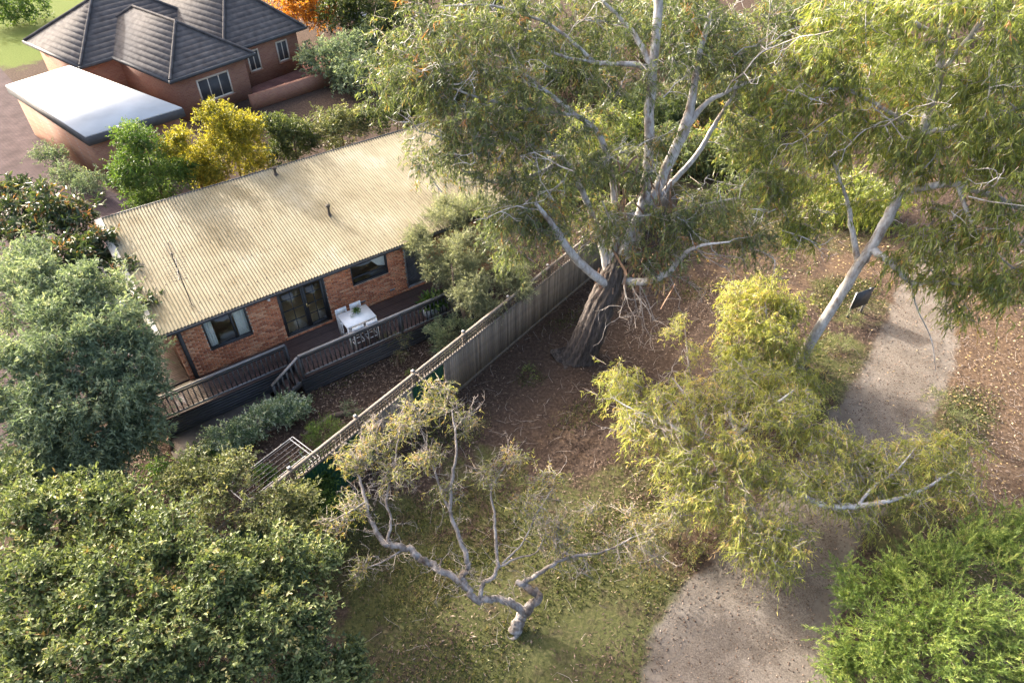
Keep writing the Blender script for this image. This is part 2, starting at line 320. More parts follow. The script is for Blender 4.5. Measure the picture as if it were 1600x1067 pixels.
M['broad_leaf'] = mat_leaf('broad_green_leaf', [(0, (.045, .068, .030)), (.45, (.125, .16, .060)), (.8, (.22, .26, .105)), (.97, (.33, .355, .16)), (1, (.22, .15, .06))], .2, .5, .3, tint=(1.2, 1.2, .65))
M['olive_leaf'] = mat_leaf('olive_leaf', [(0, (.07, .085, .035)), (.5, (.155, .178, .075)), (.85, (.27, .285, .13)), (1, (.36, .33, .16))], .25, .45, .4, tint=(1.2, 1.2, .65))
M['needle_leaf'] = mat_leaf('bottlebrush_leaf', [(0, (.12, .135, .08)), (.5, (.24, .26, .155)), (.85, (.36, .38, .23)), (1, (.46, .46, .28))], .3, tint=(1.15, 1.15, .8))
M['bright_leaf'] = mat_leaf('bright_feathery_leaf', [(0, (.06, .105, .025)), (.4, (.135, .205, .055)), (.8, (.27, .36, .09)), (1, (.42, .46, .15))], .3, tint=(1.25, 1.2, .6))
M['green_leaf'] = mat_leaf('mid_green_leaf', [(0, (.03, .07, .018)), (.5, (.065, .13, .03)), (1, (.15, .23, .06))], .3)
M['dark_leaf'] = mat_leaf('dark_green_leaf', [(0, (.025, .042, .018)), (.6, (.06, .09, .032)), (1, (.13, .16, .06))], .3)
M['gold_leaf'] = mat_leaf('golden_leaf', [(0, (.10, .115, .02)), (.4, (.21, .215, .03)), (.8, (.37, .34, .04)), (1, (.45, .40, .07))], .3)
M['orange_leaf'] = mat_leaf('orange_leaf', [(0, (.22, .08, .02)), (.6, (.42, .19, .03)), (1, (.5, .30, .06))], .4)
M['varieg_leaf'] = mat_leaf('variegated_leaf', [(0, (.07, .12, .06)), (.4, (.17, .25, .14)), (.65, (.36, .44, .32)), (1, (.66, .70, .62))], .25)
M['litter'] = mat_ramp_attr('leaf_litter', [(0, (.035, .024, .019)), (.4, (.095, .064, .047)), (.75, (.19, .135, .10)), (1, (.36, .28, .22))])
M['fallen'] = mat_ramp_attr('fallen_yellow_leaf', [(0, (.22, .15, .07)), (.6, (.36, .26, .11)), (1, (.46, .38, .22))], .6)
M['blade'] = mat_leaf('grass_blade', [(0, (.05, .055, .02)), (.45, (.080, .105, .034)), (.8, (.145, .155, .055)), (1, (.26, .215, .12))], .2)

# ------------------------------------------------------------------ frames of reference
AZ = R(36.0); HO = np.array([-11.29, 16.92, 0.0])
HU = np.array([math.cos(AZ), math.sin(AZ), 0]); HV = np.array([-HU[1], HU[0], 0])
def H2W(u, v, z=0.0): return HO + HU * u + HV * v + np.array([0, 0, z])
FAZ = R(51.8); FO = np.array([-1.78, 17.27, 0.0]); FU = np.array([math.cos(FAZ), math.sin(FAZ), 0]); FN = np.array([-FU[1], FU[0], 0])
def F2W(s, n, z=0.0): return FO + FU * s + FN * n + np.array([0, 0, z])

# ------------------------------------------------------------------ ground
def soft_disc(X, Y, c, r): return np.clip(1.25 - np.hypot(X - c[0], Y - c[1]) / r, 0, 1)
PL = [(1000, 1100), (1015, 1050), (1075, 975), (1135, 895), (1210, 800), (1280, 710), (1335, 625), (1372, 545), (1392, 490), (1405, 440), (1425, 390)]
PR = [(1255, 1100), (1285, 1030), (1300, 960), (1318, 880), (1355, 790), (1420, 690), (1462, 615), (1490, 545), (1488, 490), (1480, 440), (1480, 390)]
PLw = catmull([P(*q) for q in PL], 12); PRw = catmull([P(*q) for q in PR], 12); PMw = (PLw + PRw) / 2; PWw = np.linalg.norm(PRw - PLw, axis=1) / 2
def path_dist(X, Y):
    """signed distance outside the path edge (negative inside)"""
    X = np.asarray(X).ravel(); Y = np.asarray(Y).ravel(); out = np.empty(len(X))
    for i in range(0, len(X), 20000):
        dx = np.hypot(X[i:i + 20000, None] - PMw[None, :, 0], Y[i:i + 20000, None] - PMw[None, :, 1]) - PWw[None]
        out[i:i + 20000] = dx.min(1)
    return out
GR = [((680, 960), 3.4, .62), ((800, 1040), 3, .62), ((950, 960), 3.0, .62), ((880, 830), 2.6, .60), ((1000, 790), 2.2, .55), ((620, 860), 3, .55), ((760, 760), 2.2, .5), ((700, 680), 2, .4), ((960, 1060), 2.4, .6),
      ((1260, 600), 2.4, .55), ((1320, 560), 2.0, .55), ((1480, 640), 1.9, .55), ((1450, 700), 1.6, .6), ((1440, 860), 2.4, .55), ((1330, 470), 2.4, .5), ((1260, 330), 5, .5), ((1340, 850), 1.5, .45), ((1030, 240), 7, .5), ((830, 590), .7, .4)]
DR = [((1060, 620), 3.5, .35), ((1560, 560), 4.5, .72), ((1560, 700), 4, .68), ((1400, 420), 4, .6), ((1550, 760), 3, .6), ((1200, 400), 5, .5), ((950, 740), 2, .4), ((1060, 850), 2, .5), ((1130, 420), 4, .45), ((920, 680), 3.0, .38)]
LW = [((20, 50), 9, .8), ((-60, 30), 12, .8)]
def weights(X, Y):
    g = np.zeros_like(X); d = np.zeros_like(X); l = np.zeros_like(X)
    for q, r, wt in GR: c = P(*q); g = np.maximum(g, wt * np.clip(soft_disc(X, Y, c, r) * 1.6, 0, 1))
    for q, r, wt in DR: c = P(*q); d = np.maximum(d, wt * np.clip(soft_disc(X, Y, c, r) * 1.6, 0, 1))
    for q, r, wt in LW: c = P(*q); l = np.maximum(l, wt * np.clip(soft_disc(X, Y, c, r) * 2, 0, 1))
    return g, d, l
xs = np.concatenate([[-700, -300, -150, -90], np.arange(-60, -15, .6), np.arange(-15, 28, .2), np.arange(28, 60.1, .6), [90, 150, 300, 700]])
ys = np.concatenate([[-300, -100, -40, -15], np.arange(-4, 32, .2), np.arange(32, 80.1, .6), [110, 180, 350, 900]])
GX, GY = np.meshgrid(xs, ys); nx, ny = len(xs), len(ys)
idx = np.arange(nx * ny).reshape(ny, nx)
gF = np.stack([idx[:-1, :-1], idx[:-1, 1:], idx[1:, 1:], idx[1:, :-1]], -1).reshape(-1, 4)
gm = np_mesh('ground', np.stack([GX.ravel(), GY.ravel(), np.zeros(nx * ny)], 1), gF, True)
wg, wd, wl = weights(GX, GY)
wp = np.clip(.40 - path_dist(GX, GY) * .95, 0, 1).reshape(GX.shape)
for nm, a in (('grass', wg), ('dry', wd), ('lawn', wl), ('gravel', wp)):
    at = gm.attributes.new(nm, 'FLOAT', 'POINT'); at.data.foreach_set('value', a.ravel().astype(np.float32))
tag(link('ground', gm, M['ground']), 'brown earth strewn with litter and patchy grass', 'ground', kind='structure')

# gravel path: ragged edges, tapering down into the ground
n = len(PLw); tt = np.linspace(0, 1, 9); V = []
for i in range(n):
    a, b = PLw[i], PRw[i]; d = unit(b - a)
    a = a + d * (0.22 + .06 * random.gauss(0, 1) + .10 * math.sin(i * .37 + 1)); b = b - d * (0.22 + .06 * random.gauss(0, 1) + .12 * math.sin(i * .31))
    for t in tt: p = a + (b - a) * t; V.append((p[0], p[1], -0.006 + .018 * min(1, min(t, 1 - t) * 6)))
idx = np.arange(n * 9).reshape(n, 9)
pF = np.stack([idx[:-1, :-1], idx[:-1, 1:], idx[1:, 1:], idx[1:, :-1]], -1).reshape(-1, 4)
tag(link('path', np_mesh('path', np.array(V), pF, True), M['path']), 'pale gravel walking path curving through the park', 'path', kind='structure')

# driveway of pink pavers behind and left of the house
mb = MB(); mb.poly([P(-160, 170, .012), P(-10, 95, .012), P(40, 150, .012), P(110, 262, .012), P(175, 300, .012), P(225, 330, .012), H2W(.5, 6.3, .012), H2W(-.6, 2.2, .012), H2W(-7, 1.0, .012), P(-250, 380, .012)])
tag(mb.build('driveway', M['drive']), 'pink brick paved driveway left of the brick neighbour house', 'driveway', kind='structure')
# garden slab in front of the deck
mb = MB(); mb.box((-1.5, -3.25, 0.0), (2.6, -1.40, .03)); o = mb.build('garden_path', M['concrete']); o.location = HO; o.rotation_euler = (0, 0, AZ)
tag(o, 'dark concrete slab path along the foot of the deck', 'path', kind='structure')

# ------------------------------------------------------------------ the brick house
DK = .75
house = empty('brick_house', HO, AZ, 'single storey orange brick house with cream corrugated roof', 'house')
L_H, D_H, ZT = 13.1, 5.6, 2.95
opens = [(.99, 2.50, 1.59, ZT), (3.62, 5.42, .80, ZT), (6.48, 8.00, 1.90, ZT), (8.74, 9.58, .80, ZT)]
# mortar backing wall: boxes around the openings (inner face at v=.12, outer v=.012)
mb = MB(); u = 0.0
for a, b, z0, z1 in opens:
    mb.box((u, .012, 0), (a, .13, ZT)); mb.box((a, .012, 0), (b, .13, z0)); u = b
mb.box((u, .012, 0), (L_H, .13, ZT)); mb.build('front_wall', M['mortar'], house)
mb = MB(); mb.box((0.002, .132, 0), (.13, D_H, 3.05)); mb.box((L_H - .13, .132, 0), (L_H - .002, D_H, 3.05)); mb.box((.132, D_H - .13, 0), (L_H - .132, D_H, 4.0))
mb.add([(0.002, .132, 3.052), (0.002, D_H, 3.052), (0.002, D_H, 4.18), (.13, .132, 3.052), (.13, D_H, 3.052), (.13, D_H, 4.18)], [[0, 2, 1], [3, 4, 5]]).add([(0.002, .132, 3.052), (0.002, D_H, 4.18), (.13, .132, 3.052), (.13, D_H, 4.18)], [[0, 2, 3, 1]])
mb.build('side_wall', M['brick_wall'], house)
# front brickwork, brick by brick
bw, bh, j = .228, .072, .014
bl = []
for row in range(int(ZT / (bh + j))):
    z0 = .02 + row * (bh + j); z1 = z0 + bh; u = -(.12 if row % 2 else 0)
    if z1 > ZT: break
    while u < L_H:
        segs = [(max(u, 0), min(u + bw, L_H))]
        for a, b, oz0, oz1 in opens:
            lo = oz0 - (.10)                        # the sloping sill course takes the last row
            if z1 > lo + .005 and z0 < oz1:
                ns = []
                for s0, s1 in segs:
                    if s1 <= a or s0 >= b: ns.append((s0, s1)); continue
                    if s0 < a: ns.append((s0, a))
                    if s1 > b: ns.append((b, s1))
                segs = ns
        for s0, s1 in segs:
            if s1 - s0 > .03: bl.append((s0, s1, z0, z1))
        u += bw + j
full = [b for b in bl if abs(b[1] - b[0] - bw) < 1e-6 and b[2] > .8]
full.sort(key=lambda b: b[0]); single = set(full[:300])
proto = MB().box((0, -.004, 0), (bw, .05, bh)).mesh('brick'); proto.materials.append(M['brick_piece'])
mb = MB()
for b in bl:
    if b in single: link('brick', proto, None, house, (b[0], random.uniform(-.002, .002), b[2]))
    else: k = random.uniform(-.006, -.002); mb.box((b[0], k, b[2]), (b[1], .05, b[3]), random.random())
tag(mb.build('brickwork', M['brick_many'], house, attr=True), kind='stuff')
# sill courses of bricks on edge
for a, b, z0, z1 in opens:
    k = int((b - a + .1) / .086); mb = MB()
    for i in range(k):
        u0 = a - .05 + i * (b - a + .1) / k
        mb.add([(u0, -.07, z0 - .125), (u0 + .076, -.07, z0 - .125), (u0 + .076, .09, z0 - .09), (u0, .09, z0 - .09), (u0, -.055, z0 - .045), (u0 + .076, -.055, z0 - .045), (u0 + .076, .09, z0 - .008), (u0, .09, z0 - .008)], BOXF, random.random() * .6)
    tag(mb.build('brick_sill', M['brick_many'], house, attr=True), kind='stuff')
# rooms behind the glass
mb = MB(); mb.box((.14, .14, DK - .06), (L_H - .14, D_H - .14, DK - .02)); mb.build('floor', M['room_floor'], house)
mb = MB(); mb.box((.14, 3.4, DK), (L_H - .14, 3.46, 3.0)); mb.box((3.05, .14, DK), (3.11, 3.39, 3.0)); mb.box((6.0, .14, DK), (6.06, 3.39, 3.0)); mb.box((.14, .14, 3.02), (L_H - .14, 3.46, 3.05)); mb.build('inner_wall', M['room'], house)
def bars(mb, a, b, z0, z1, us, zs, w=.03, v0=.03, v1=.07):
    for u_ in us: mb.box((u_ - w / 2, v0, z0), (u_ + w / 2, v1, z1))
    for z_ in zs: mb.box((a, v0 + .003, z_ - w / 2), (b, v1 - .003, z_ + w / 2))
def frame(mb, a, b, z0, z1, f, v0=.0, v1=.10):
    mb.box((a, v0, z0), (a + f, v1, z1)); mb.box((b - f, v0, z0), (b, v1, z1)); mb.box((a + f, v0, z0), (b - f, v1, z0 + f)); mb.box((a + f, v0, z1 - f), (b - f, v1, z1))
def curtain(parent, a, b, z0, z1, v=.115, wave=.018, topw=None):
    us = np.linspace(a, b, max(12, int((b - a) / .012))); V = []; F = []
    for k, u_ in enumerate(us):
        o_ = wave * math.sin(k * .95); ut = u_ if topw is None else a + (u_ - a) * topw
        V += [(ut, v + o_, z1), (u_, v + o_, z0)]
        if k: F.append((2 * k - 2, 2 * k - 1, 2 * k + 1, 2 * k))
    return link('curtain', np_mesh('curtain', np.array(V), np.array(F), True), M['curtain'], parent)
a, b, z0, z1 = opens[0]
mb = MB(); frame(mb, a, b, z0, z1, .06); mb.box((a + .93, .01, z0 + .06), (a + 1.0, .09, z1 - .06)); mb.box((a, -.05, z0 - .0), (b, -.001, z0 + .035)); wn = mb.build('window', M['charcoal'], house)
MB().box((a + .06, .055, z0 + .06), (b - .06, .061, z1 - .06)).build('pane', M['glass'], wn)
curtain(wn, a + .06, a + .32, z0 + .02, z1); curtain(wn, b - .44, b - .06, z0 + .02, z1)
a, b, z0, z1 = opens[2]
mb = MB(); frame(mb, a, b, z0, z1, .055); mb.box((a + .055, .01, z0 + .30), (b - .055, .09, z0 + .35)); wn = mb.build('window', M['charcoal'], house)
MB().box((a + .05, .055, z0 + .05), (b - .05, .061, z1 - .05)).build('pane', M['glass'], wn)
V = [(b - .06, .11, z1), (b - .85, .11, z1), (b - .35, .115, z0 + .42), (b - .06, .11, z0 + .32)]
link('curtain', np_mesh('curtain', np.array(V), np.array([[0, 1, 2, 3]])), M['curtain'], wn)
# french doors: a fixed leaf with a low rail and a hinged leaf with six panes
a, b, z0, z1 = opens[1]
mb = MB(); frame(mb, a, b, z0, z1, .06); fd = mb.build('french_door', M['charcoal'], house)
m_ = a + .92
mb = MB(); frame(mb, a + .062, m_, z0 + .062, z1 - .062, .05, .02, .08); bars(mb, a + .11, m_ - .05, z0 + .11, z1 - .11, [(a + m_ + .06) / 2], [z0 + .62, z0 + 1.12, z0 + 1.6], .022); lf = mb.build('door_leaf', M['charcoal'], fd)
MB().box((a + .11, .047, z0 + .11), (m_ - .05, .052, z1 - .11)).build('pane', M['glass'], lf)
mb = MB(); frame(mb, m_ + .004, b - .062, z0 + .062, z1 - .062, .11, .018, .085); bars(mb, m_ + .11, b - .17, z0 + .17, z1 - .17, [(m_ + b - .06) / 2], [z0 + .62, z0 + 1.08, z0 + 1.54], .022); lf = mb.build('door_leaf', M['charcoal'], fd)
MB().box((m_ + .11, .047, z0 + .17), (b - .17, .052, z1 - .17)).build('pane', M['glass'], lf)
mb = MB(); mb.box((m_ + .04, -.012, z0 + .98), (m_ + .075, .017, z0 + 1.16)); mb.tube([(m_ + .057, -.05, z0 + 1.08), (m_ + .15, -.05, z0 + 1.08)], .011, 6); mb.build('handle', M['brass'], lf)
# security screen door
a, b, z0, z1 = opens[3]
mb = MB(); frame(mb, a, b, z0, z1, .05); sd_ = mb.build('screen_door', M['galv'], house); sd_['label'] = 'dark diamond mesh security screen door'
MB().box((a + .05, .075, z0 + .05), (b - .05, .09, z1 - .05)).build('door_leaf', M['charcoal'], sd_)
mb = MB(); step = .085; hgt = z1 - z0 - .1; wd_ = b - a - .1
for s_ in (1, -1):
    k = -hgt
    while k < wd_ + hgt:
        pts = []
        x0, x1 = k, k + hgt
        t0, t1 = max(0, (0 - k) / hgt), min(1, (wd_ - k) / hgt)
        if t1 > t0:
            xa, xb = k + t0 * hgt, k + t1 * hgt
            if s_ < 0: xa, xb = wd_ - xa, wd_ - xb
            mb.bar((a + .05 + xa, .045, z0 + .05 + t0 * hgt), (a + .05 + xb, .045 + .004 * s_, z0 + .05 + t1 * hgt), .006, .012, up=(0, 1, 0))
        k += step
mb.build('diamond_mesh', M['galv'], sd_)
MB().box((a + .06, -.03, z0 + 1.0), (a + .1, -.001, z0 + 1.16)).build('handle', M['charcoal'], sd_)
# trim under the eave, fascia, gutter, roof
EZ, EV, RV, SL = 3.27, -.42, 5.9, math.tan(R(10.1)); RU0, RU1 = -.45, 13.6
mb = MB(); mb.box((-.02, -.03, ZT + .002), (L_H, .10, 3.19)); mb.build('lintel_board', M['charcoal'], house)
mb = MB(); mb.box((RU0, EV + .05, 3.13), (RU1, -.032, 3.16)); mb.build('soffit', M['charcoal2'], house)
mb = MB(); mb.box((RU0, EV + .02, 3.10), (RU1, EV + .048, 3.255)); mb.build('fascia', M['charcoal'], house)
g = [(EV - .10, 3.235), (EV - .10, 3.14), (EV - .085, 3.125), (EV + .005, 3.125), (EV + .018, 3.14), (EV + .018, 3.235), (EV + .005, 3.235), (EV + .005, 3.15), (EV - .085, 3.15), (EV - .085, 3.235)]
k = len(g); V = [(RU0 - .02, y, z) for y, z in g] + [(RU1, y, z) for y, z in g]
mb = MB(); mb.add(V, [[i, (i + 1) % k, k + (i + 1) % k, k + i] for i in range(k)]); mb.build('gutter', M['charcoal'], house)
pitch_ = .110; nu = int((RU1 - RU0) / pitch_ * 8); uu = np.linspace(RU0, RU1, nu + 1); vv = np.linspace(EV - .04, RV, 7)
VV, UU = np.meshgrid(vv, uu); ZZ = EZ + (VV - EV) * SL + .018 * np.sin(UU * 2 * math.pi / pitch_) + .006 * np.sin(UU * .9) * np.sin(VV * 1.3)
idx = np.arange((nu + 1) * 7).reshape(nu + 1, 7)
rF = np.stack([idx[:-1, :-1], idx[1:, :-1], idx[1:, 1:], idx[:-1, 1:]], -1).reshape(-1, 4)
roof = link('roof', np_mesh('roof', np.stack([UU.ravel(), VV.ravel(), ZZ.ravel()], 1), rF, True), M['roof'], house)
mb = MB()
zt = lambda v: EZ + (v - EV) * SL
mb.add([(RU0 - .07, EV - .03, zt(EV) - .16), (RU0 + .16, EV - .03, zt(EV) + .025), (RU0 + .16, RV, zt(RV) + .025), (RU0 - .07, RV, zt(RV) - .16), (RU0 - .07, EV - .03, zt(EV) + .03), (RU0 - .07, RV, zt(RV) + .03)], [[4, 1, 2, 5], [0, 4, 5, 3]])
mb.build('barge_flashing', M['cream'], roof)
mb = MB(); mb.box((RU0, RV + .002, zt(RV) - .2), (RU1, RV + .03, zt(RV) + .03)); mb.build('rear_fascia', M['charcoal'], roof)
mb = MB(); rs = np.random.default_rng(5)
for vv_ in (.3, 1.6, 2.9, 4.2, 5.5):
    for k_ in range(int((RU1 - RU0) / (pitch_ * 3))):
        u_ = RU0 + pitch_ * (3 * k_ + .25) + .3 * pitch_ * 0; z_ = zt(vv_) + .018 + .006 * math.sin(u_ * .9) * math.sin(vv_ * 1.3)
        mb.box((u_ - .014, vv_ - .014 + rs.normal(0, .01), z_ - .004), (u_ + .014, vv_ + .016, z_ + .010))
mb.build('roof_screws', M['dark_pipe'], roof)['kind'] = 'stuff'
# vent pipes (parts of the roof)
for (px, py, hh, rr) in ((515, 336, .42, .045), (431, 273, .30, .05)):
    best = min(np.linspace(EV, RV - .1, 400), key=lambda v: abs((P(px, py, zt(v)) - HO) @ HV - v)); uu_ = (P(px, py, zt(best)) - HO) @ HU; zb = zt(best)
    mb = MB(); mb.tube([(uu_, best, zb - .02), (uu_, best, zb + hh)], rr, 10); mb.tube([(uu_, best, zb + hh - .05), (uu_, best, zb + hh + .01)], rr * 1.9, 10); mb.tube([(uu_, best, zb + hh + .01), (uu_, best, zb + hh + .06)], [rr * 1.9, .01], 10)
    mb.tube([(uu_, best, zb - .01), (uu_, best, zb + .06)], [rr * 2.2, rr * 1.1], 10); mb.build('vent_pipe', M['dark_pipe'], roof, True)
# downpipe at the left corner, wall light, air vents
mb = MB(); mb.box((.16, -.095, .0), (.30, -.012, 3.12)); mb.build('downpipe', M['charcoal'], house)
mb = MB(); mb.tube([(3.32, -.02, 2.86), (3.32, -.11, 2.84)], .04, 8); mb.tube([(3.32, -.11, 2.86), (3.32, -.12, 2.77)], .05, 8); mb.build('sensor_light', M['white_metal'], house)
for uu_ in (6.75, 8.05):
    mb = MB(); mb.box((uu_ - .115, -.012, 1.00), (uu_ + .115, .0, 1.08))
    for q in range(5): mb.box((uu_ - .10 + q * .043, -.018, 1.01), (uu_ - .075 + q * .043, -.0125, 1.07))
    mb.build('air_vent', M['galv'], house)
# lean-to roof left of the house
ln = empty('lean_to_roof', HO, AZ, 'small pale corrugated lean-to roof beside the cream roof', 'roof')
uu = np.linspace(-1.75, -.56, 80); vv = np.linspace(2.0, 5.5, 3); VV, UU = np.meshgrid(vv, uu); ZZ = 3.0 + (VV - 2) * .04 + .018 * np.sin(UU * 2 * math.pi / .12)
idx = np.arange(240).reshape(80, 3); rF = np.stack([idx[:-1, :-1], idx[1:, :-1], idx[1:, 1:], idx[:-1, 1:]], -1).reshape(-1, 4)
link('sheet', np_mesh('sheet', np.stack([UU.ravel(), VV.ravel(), ZZ.ravel()], 1), rF, True), M['zinc'], ln)
for (a, b) in ((-1.7, 2.1), (-1.7, 5.4)): MB().box((a - .05, b - .05, 0), (a + .05, b + .05, 2.95)).build('post', M['charcoal'], ln)
# tv antenna on the roof
at_u, at_v = .98, .32
ant = empty('tv_antenna', H2W(at_u, at_v, zt(at_v) - .02), AZ, 'thin grey television antenna standing on the cream roof', 'antenna')
mb = MB(); mb.tube([(0, 0, 0), (0, 0, 2.1)], .018, 6); mb.build('mast', M['ant'], ant)
mb = MB(); mb.tube([(-.15, -.75, 1.55), (.12, .55, 1.55)], .012, 5)
for q in np.linspace(-.72, .5, 9):
    c = np.array([-.012 + q * .2, q, 1.55]); mb.tube([c + [-.30 - .05 * q, .05, .012], c + [.30 + .05 * q, -.05, .012]], .006, 4)
mb.build('lower_array', M['ant'], ant)
mb = MB(); mb.tube([(0, -.1, 1.95), (.1, .8, 1.95)], .01, 5)
for q in np.linspace(0, .75, 11): c = np.array([.012 + q * .11, q, 1.95]); mb.tube([c + [-.13, .01, .1], c + [.13, -.01, .1]], .006, 4); mb.tube([c, c + [0, 0, .1]], .005, 4)
mb.build('upper_array', M['ant'], ant)

# ------------------------------------------------------------------ deck, rails and stair
deck = empty('timber_deck', HO, AZ, 'raised timber deck with charcoal railing along the brick house', 'deck')
DL, VL, DS, VR, DE = -1.40, -1.50, 3.20, -2.32, 11.2
v = VL + .01; bwid = .088
while v < -.10:
    x0 = DL; MB().box((x0, v, DK - .03), (DS - .003, v + bwid, DK)).build('floor_board', M['deck_board'], deck); v += .093
v = VR + .01
while v < -.10:
    MB().box((DS, v, DK - .03), (DE, v + bwid, DK)).build('floor_board', M['deck_board'], deck); v += .093
v = -.005
while v < 3.4:
    MB().box((DL, v, DK - .03), (-.02, v + bwid, DK)).build('floor_board', M['deck_board'], deck); v += .093
for k in range(6):
    z0 = .01 + k * .118
    MB().box((DL, VL - .03, z0), (DS - .035, VL + random.uniform(-.008, 0), z0 + .106)).build('skirt_board', M['charcoal2'], deck)
    MB().box((DS - .03, VR - .03, z0), (DE, VR + random.uniform(-.008, 0), z0 + .106)).build('skirt_board', M['charcoal2'], deck)
    MB().box((DS - .03, VR + .002, z0), (DS - .002, VL + .03, z0 + .106)).build('skirt_board', M['charcoal2'], deck)
    MB().box((DL - .03, VL + .002, z0), (DL - .002, 3.4, z0 + .106)).build('skirt_board', M['charcoal2'], deck)
def railing(p, q, n_b, posts=True):
    p = np.array(p); q = np.array(q); d = q - p
    MB().bar(p + [0, 0, 1.0], q + [0, 0, 1.0], .095, .04).build('top_rail', M['rail_top'], deck)
    MB().bar(p + [0, 0, .88], q + [0, 0, .88], .045, .07).build('under_rail', M['charcoal'], deck)
    MB().bar(p + [0, 0, .09], q + [0, 0, .09], .045, .07).build('bottom_rail', M['rail_top'] if posts else M['charcoal'], deck)
    bm = MB().box((-.019, -.019, 0), (.019, .019, .80)).mesh('baluster'); bm.materials.append(M['charcoal'])
    for i in range(n_b):
        if (i + .5) / n_b < 1: c = p + d * ((i + .5) / n_b); link('baluster', bm, None, deck, (c[0], c[1], c[2] + .07))
    if posts:
        k = max(1, round(np.linalg.norm(d) / 3.2))
        for i in range(k + 1):
            c = p + d * (i / k); MB().box((c[0] - .045, c[1] - .045, .02), (c[0] + .045, c[1] + .045, c[2] + .96)).build('post', M['charcoal'], deck)
railing((DL + .06, VL + .06, DK), (DS - .08, VL + .06, DK), 27)
railing((DS + .06, VR + .06, DK), (DE - .06, VR + .06, DK), 46)
railing((DL + .06, VL + .11, DK), (DL + .06, 3.2, DK), 26)
# stair: goes down to the left along the face of the lower deck
for k in range(4):
    z = DK - .18 * (k + 1); x1 = DS - .03 - .26 * k
    if z > 0.02: MB().box((x1 - .27, VR + .04, z - .035), (x1 - .005, VL - .06, z)).build('stair_tread', M['deck_board'], deck)
MB().bar((DS - .05, VR + .02, DK - .15), (DS - 1.0, VR + .02, .08), .05, .24, up=(0, 1, 0) if False else (0, 0, 1)).build('stair_stringer', M['charcoal'], deck)
MB().box((DS - 1.06, VR - .03, 0), (DS - .97, VR + .06, 1.0)).build('post', M['charcoal'], deck)
MB().bar((DS + .02, VR + .03, DK + .99), (DS - 1.06, VR + .02, 1.02), .095, .04).build('stair_rail', M['rail_top'], deck)
for k in range(5):
    t = (k + .6) / 5.6; x = DS - 1.02 * t; MB().box((x - .03, VR, .62 - .70 * t + .1), (x + .03, VR + .03, DK + .97 - .72 * t)).build('baluster', M['charcoal'], deck)

# ------------------------------------------------------------------ table, stools, planter on the deck
def leg(mb, a, b, w=.05): mb.bar(a, b, w, w)
TT = H2W(5.84, -1.53, DK)
tb = empty('bar_table', TT, AZ, 'white metal bar height table on the deck', 'table')
mb = MB(); mb.box((-.58, -.43, 1.01), (.58, .43, 1.05)); mb.build('table_top', M['white_metal'], tb)
mb = MB(); mb.box((-.55, -.40, .93), (.55, -.37, 1.008)); mb.box((-.55, .37, .93), (.55, .40, 1.008)); mb.box((-.55, -.37, .93), (-.52, .37, 1.008)); mb.box((.52, -.37, .93), (.55, .37, 1.008)); mb.build('apron', M['white_metal'], tb)
for sx in (-1, 1):
    for sy in (-1, 1): MB().box((sx * .54 - .028, sy * .39 - .028, 0), (sx * .54 + .028, sy * .39 + .028, 1.006)).build('leg', M['white_metal'], tb)
def stool(u_, v_, rz, label):
    s = empty('bar_stool', H2W(u_, v_, DK), AZ + rz, label, 'stool', 'white bar stools around the deck table')
    mb = MB(); mb.box((-.21, -.19, .70), (.21, .21, .735)); mb.build('seat', M['white_metal'], s)
    mb = MB(); mb.box((-.21, -.235, .80), (.21, -.215, 1.12)); mb.bar((-.20, -.225, .84), (.20, -.225, .84), .03, .03); mb.build('backrest', M['white_metal'], s)
    for sx in (-1, 1):
        mb = MB(); leg(mb, (sx * .2, -.2, 0), (sx * .2, -.225, 1.12), .035); mb.build('leg', M['white_metal'], s)
        mb = MB(); leg(mb, (sx * .2, .2, 0), (sx * .19, .18, .70), .035); mb.build('leg', M['white_metal'], s)
    mb = MB(); mb.bar((-.2, .195, .25), (.2, .195, .25), .025, .025); mb.bar((-.2, -.2, .35), (.2, -.2, .35), .025, .025); mb.bar((-.2, -.2, .3), (-.2, .2, .3), .025, .025); mb.bar((.2, -.2, .3), (.2, .2, .3), .025, .025); mb.build('foot_rail', M['white_metal'], s)
    return s
stool(5.58, -1.95, 0, 'white bar stool on the railing side of the table, nearer the stairs')
stool(6.12, -1.95, 0, 'white bar stool on the railing side of the table, nearer the planter')
stool(5.52, -1.10, math.pi, 'white bar stool on the wall side of the table, nearer the french doors')
stool(6.10, -1.10, math.pi, 'white bar stool on the wall side of the table, nearer the screen door')

# ------------------------------------------------------------------ foliage machinery
def leaf_geo(pos, d, nrm, Ln, Wd, broad=False):
    d = unit(d); nrm = unit(nrm - d * (nrm * d).sum(1, keepdims=True)); s = np.cross(d, nrm)
    L = Ln[:, None]; W = Wd[:, None]
    if not broad:
        V = np.stack([pos, pos + d * L * .42 + s * W * .5 + nrm * W * .15, pos + d * L - nrm * L * .08, pos + d * L * .42 - s * W * .5 + nrm * W * .15], 1)
        F = np.arange(len(pos) * 4).reshape(-1, 4); per = 1
    else:
        V = np.stack([pos, pos + d * L * .3 + s * W * .45 + nrm * W * .12, pos + d * L * .7 + s * W * .42 + nrm * W * .10, pos + d * L - nrm * L * .1, pos + d * L * .7 - s * W * .42 + nrm * W * .10, pos + d * L * .3 - s * W * .45 + nrm * W * .12], 1)
        i = np.arange(len(pos))[:, None] * 6
        F = np.stack([i + [0, 1, 2, 3], i + [0, 3, 4, 5]], 1).reshape(-1, 4); per = 2
    return V.reshape(-1, 3), F, per
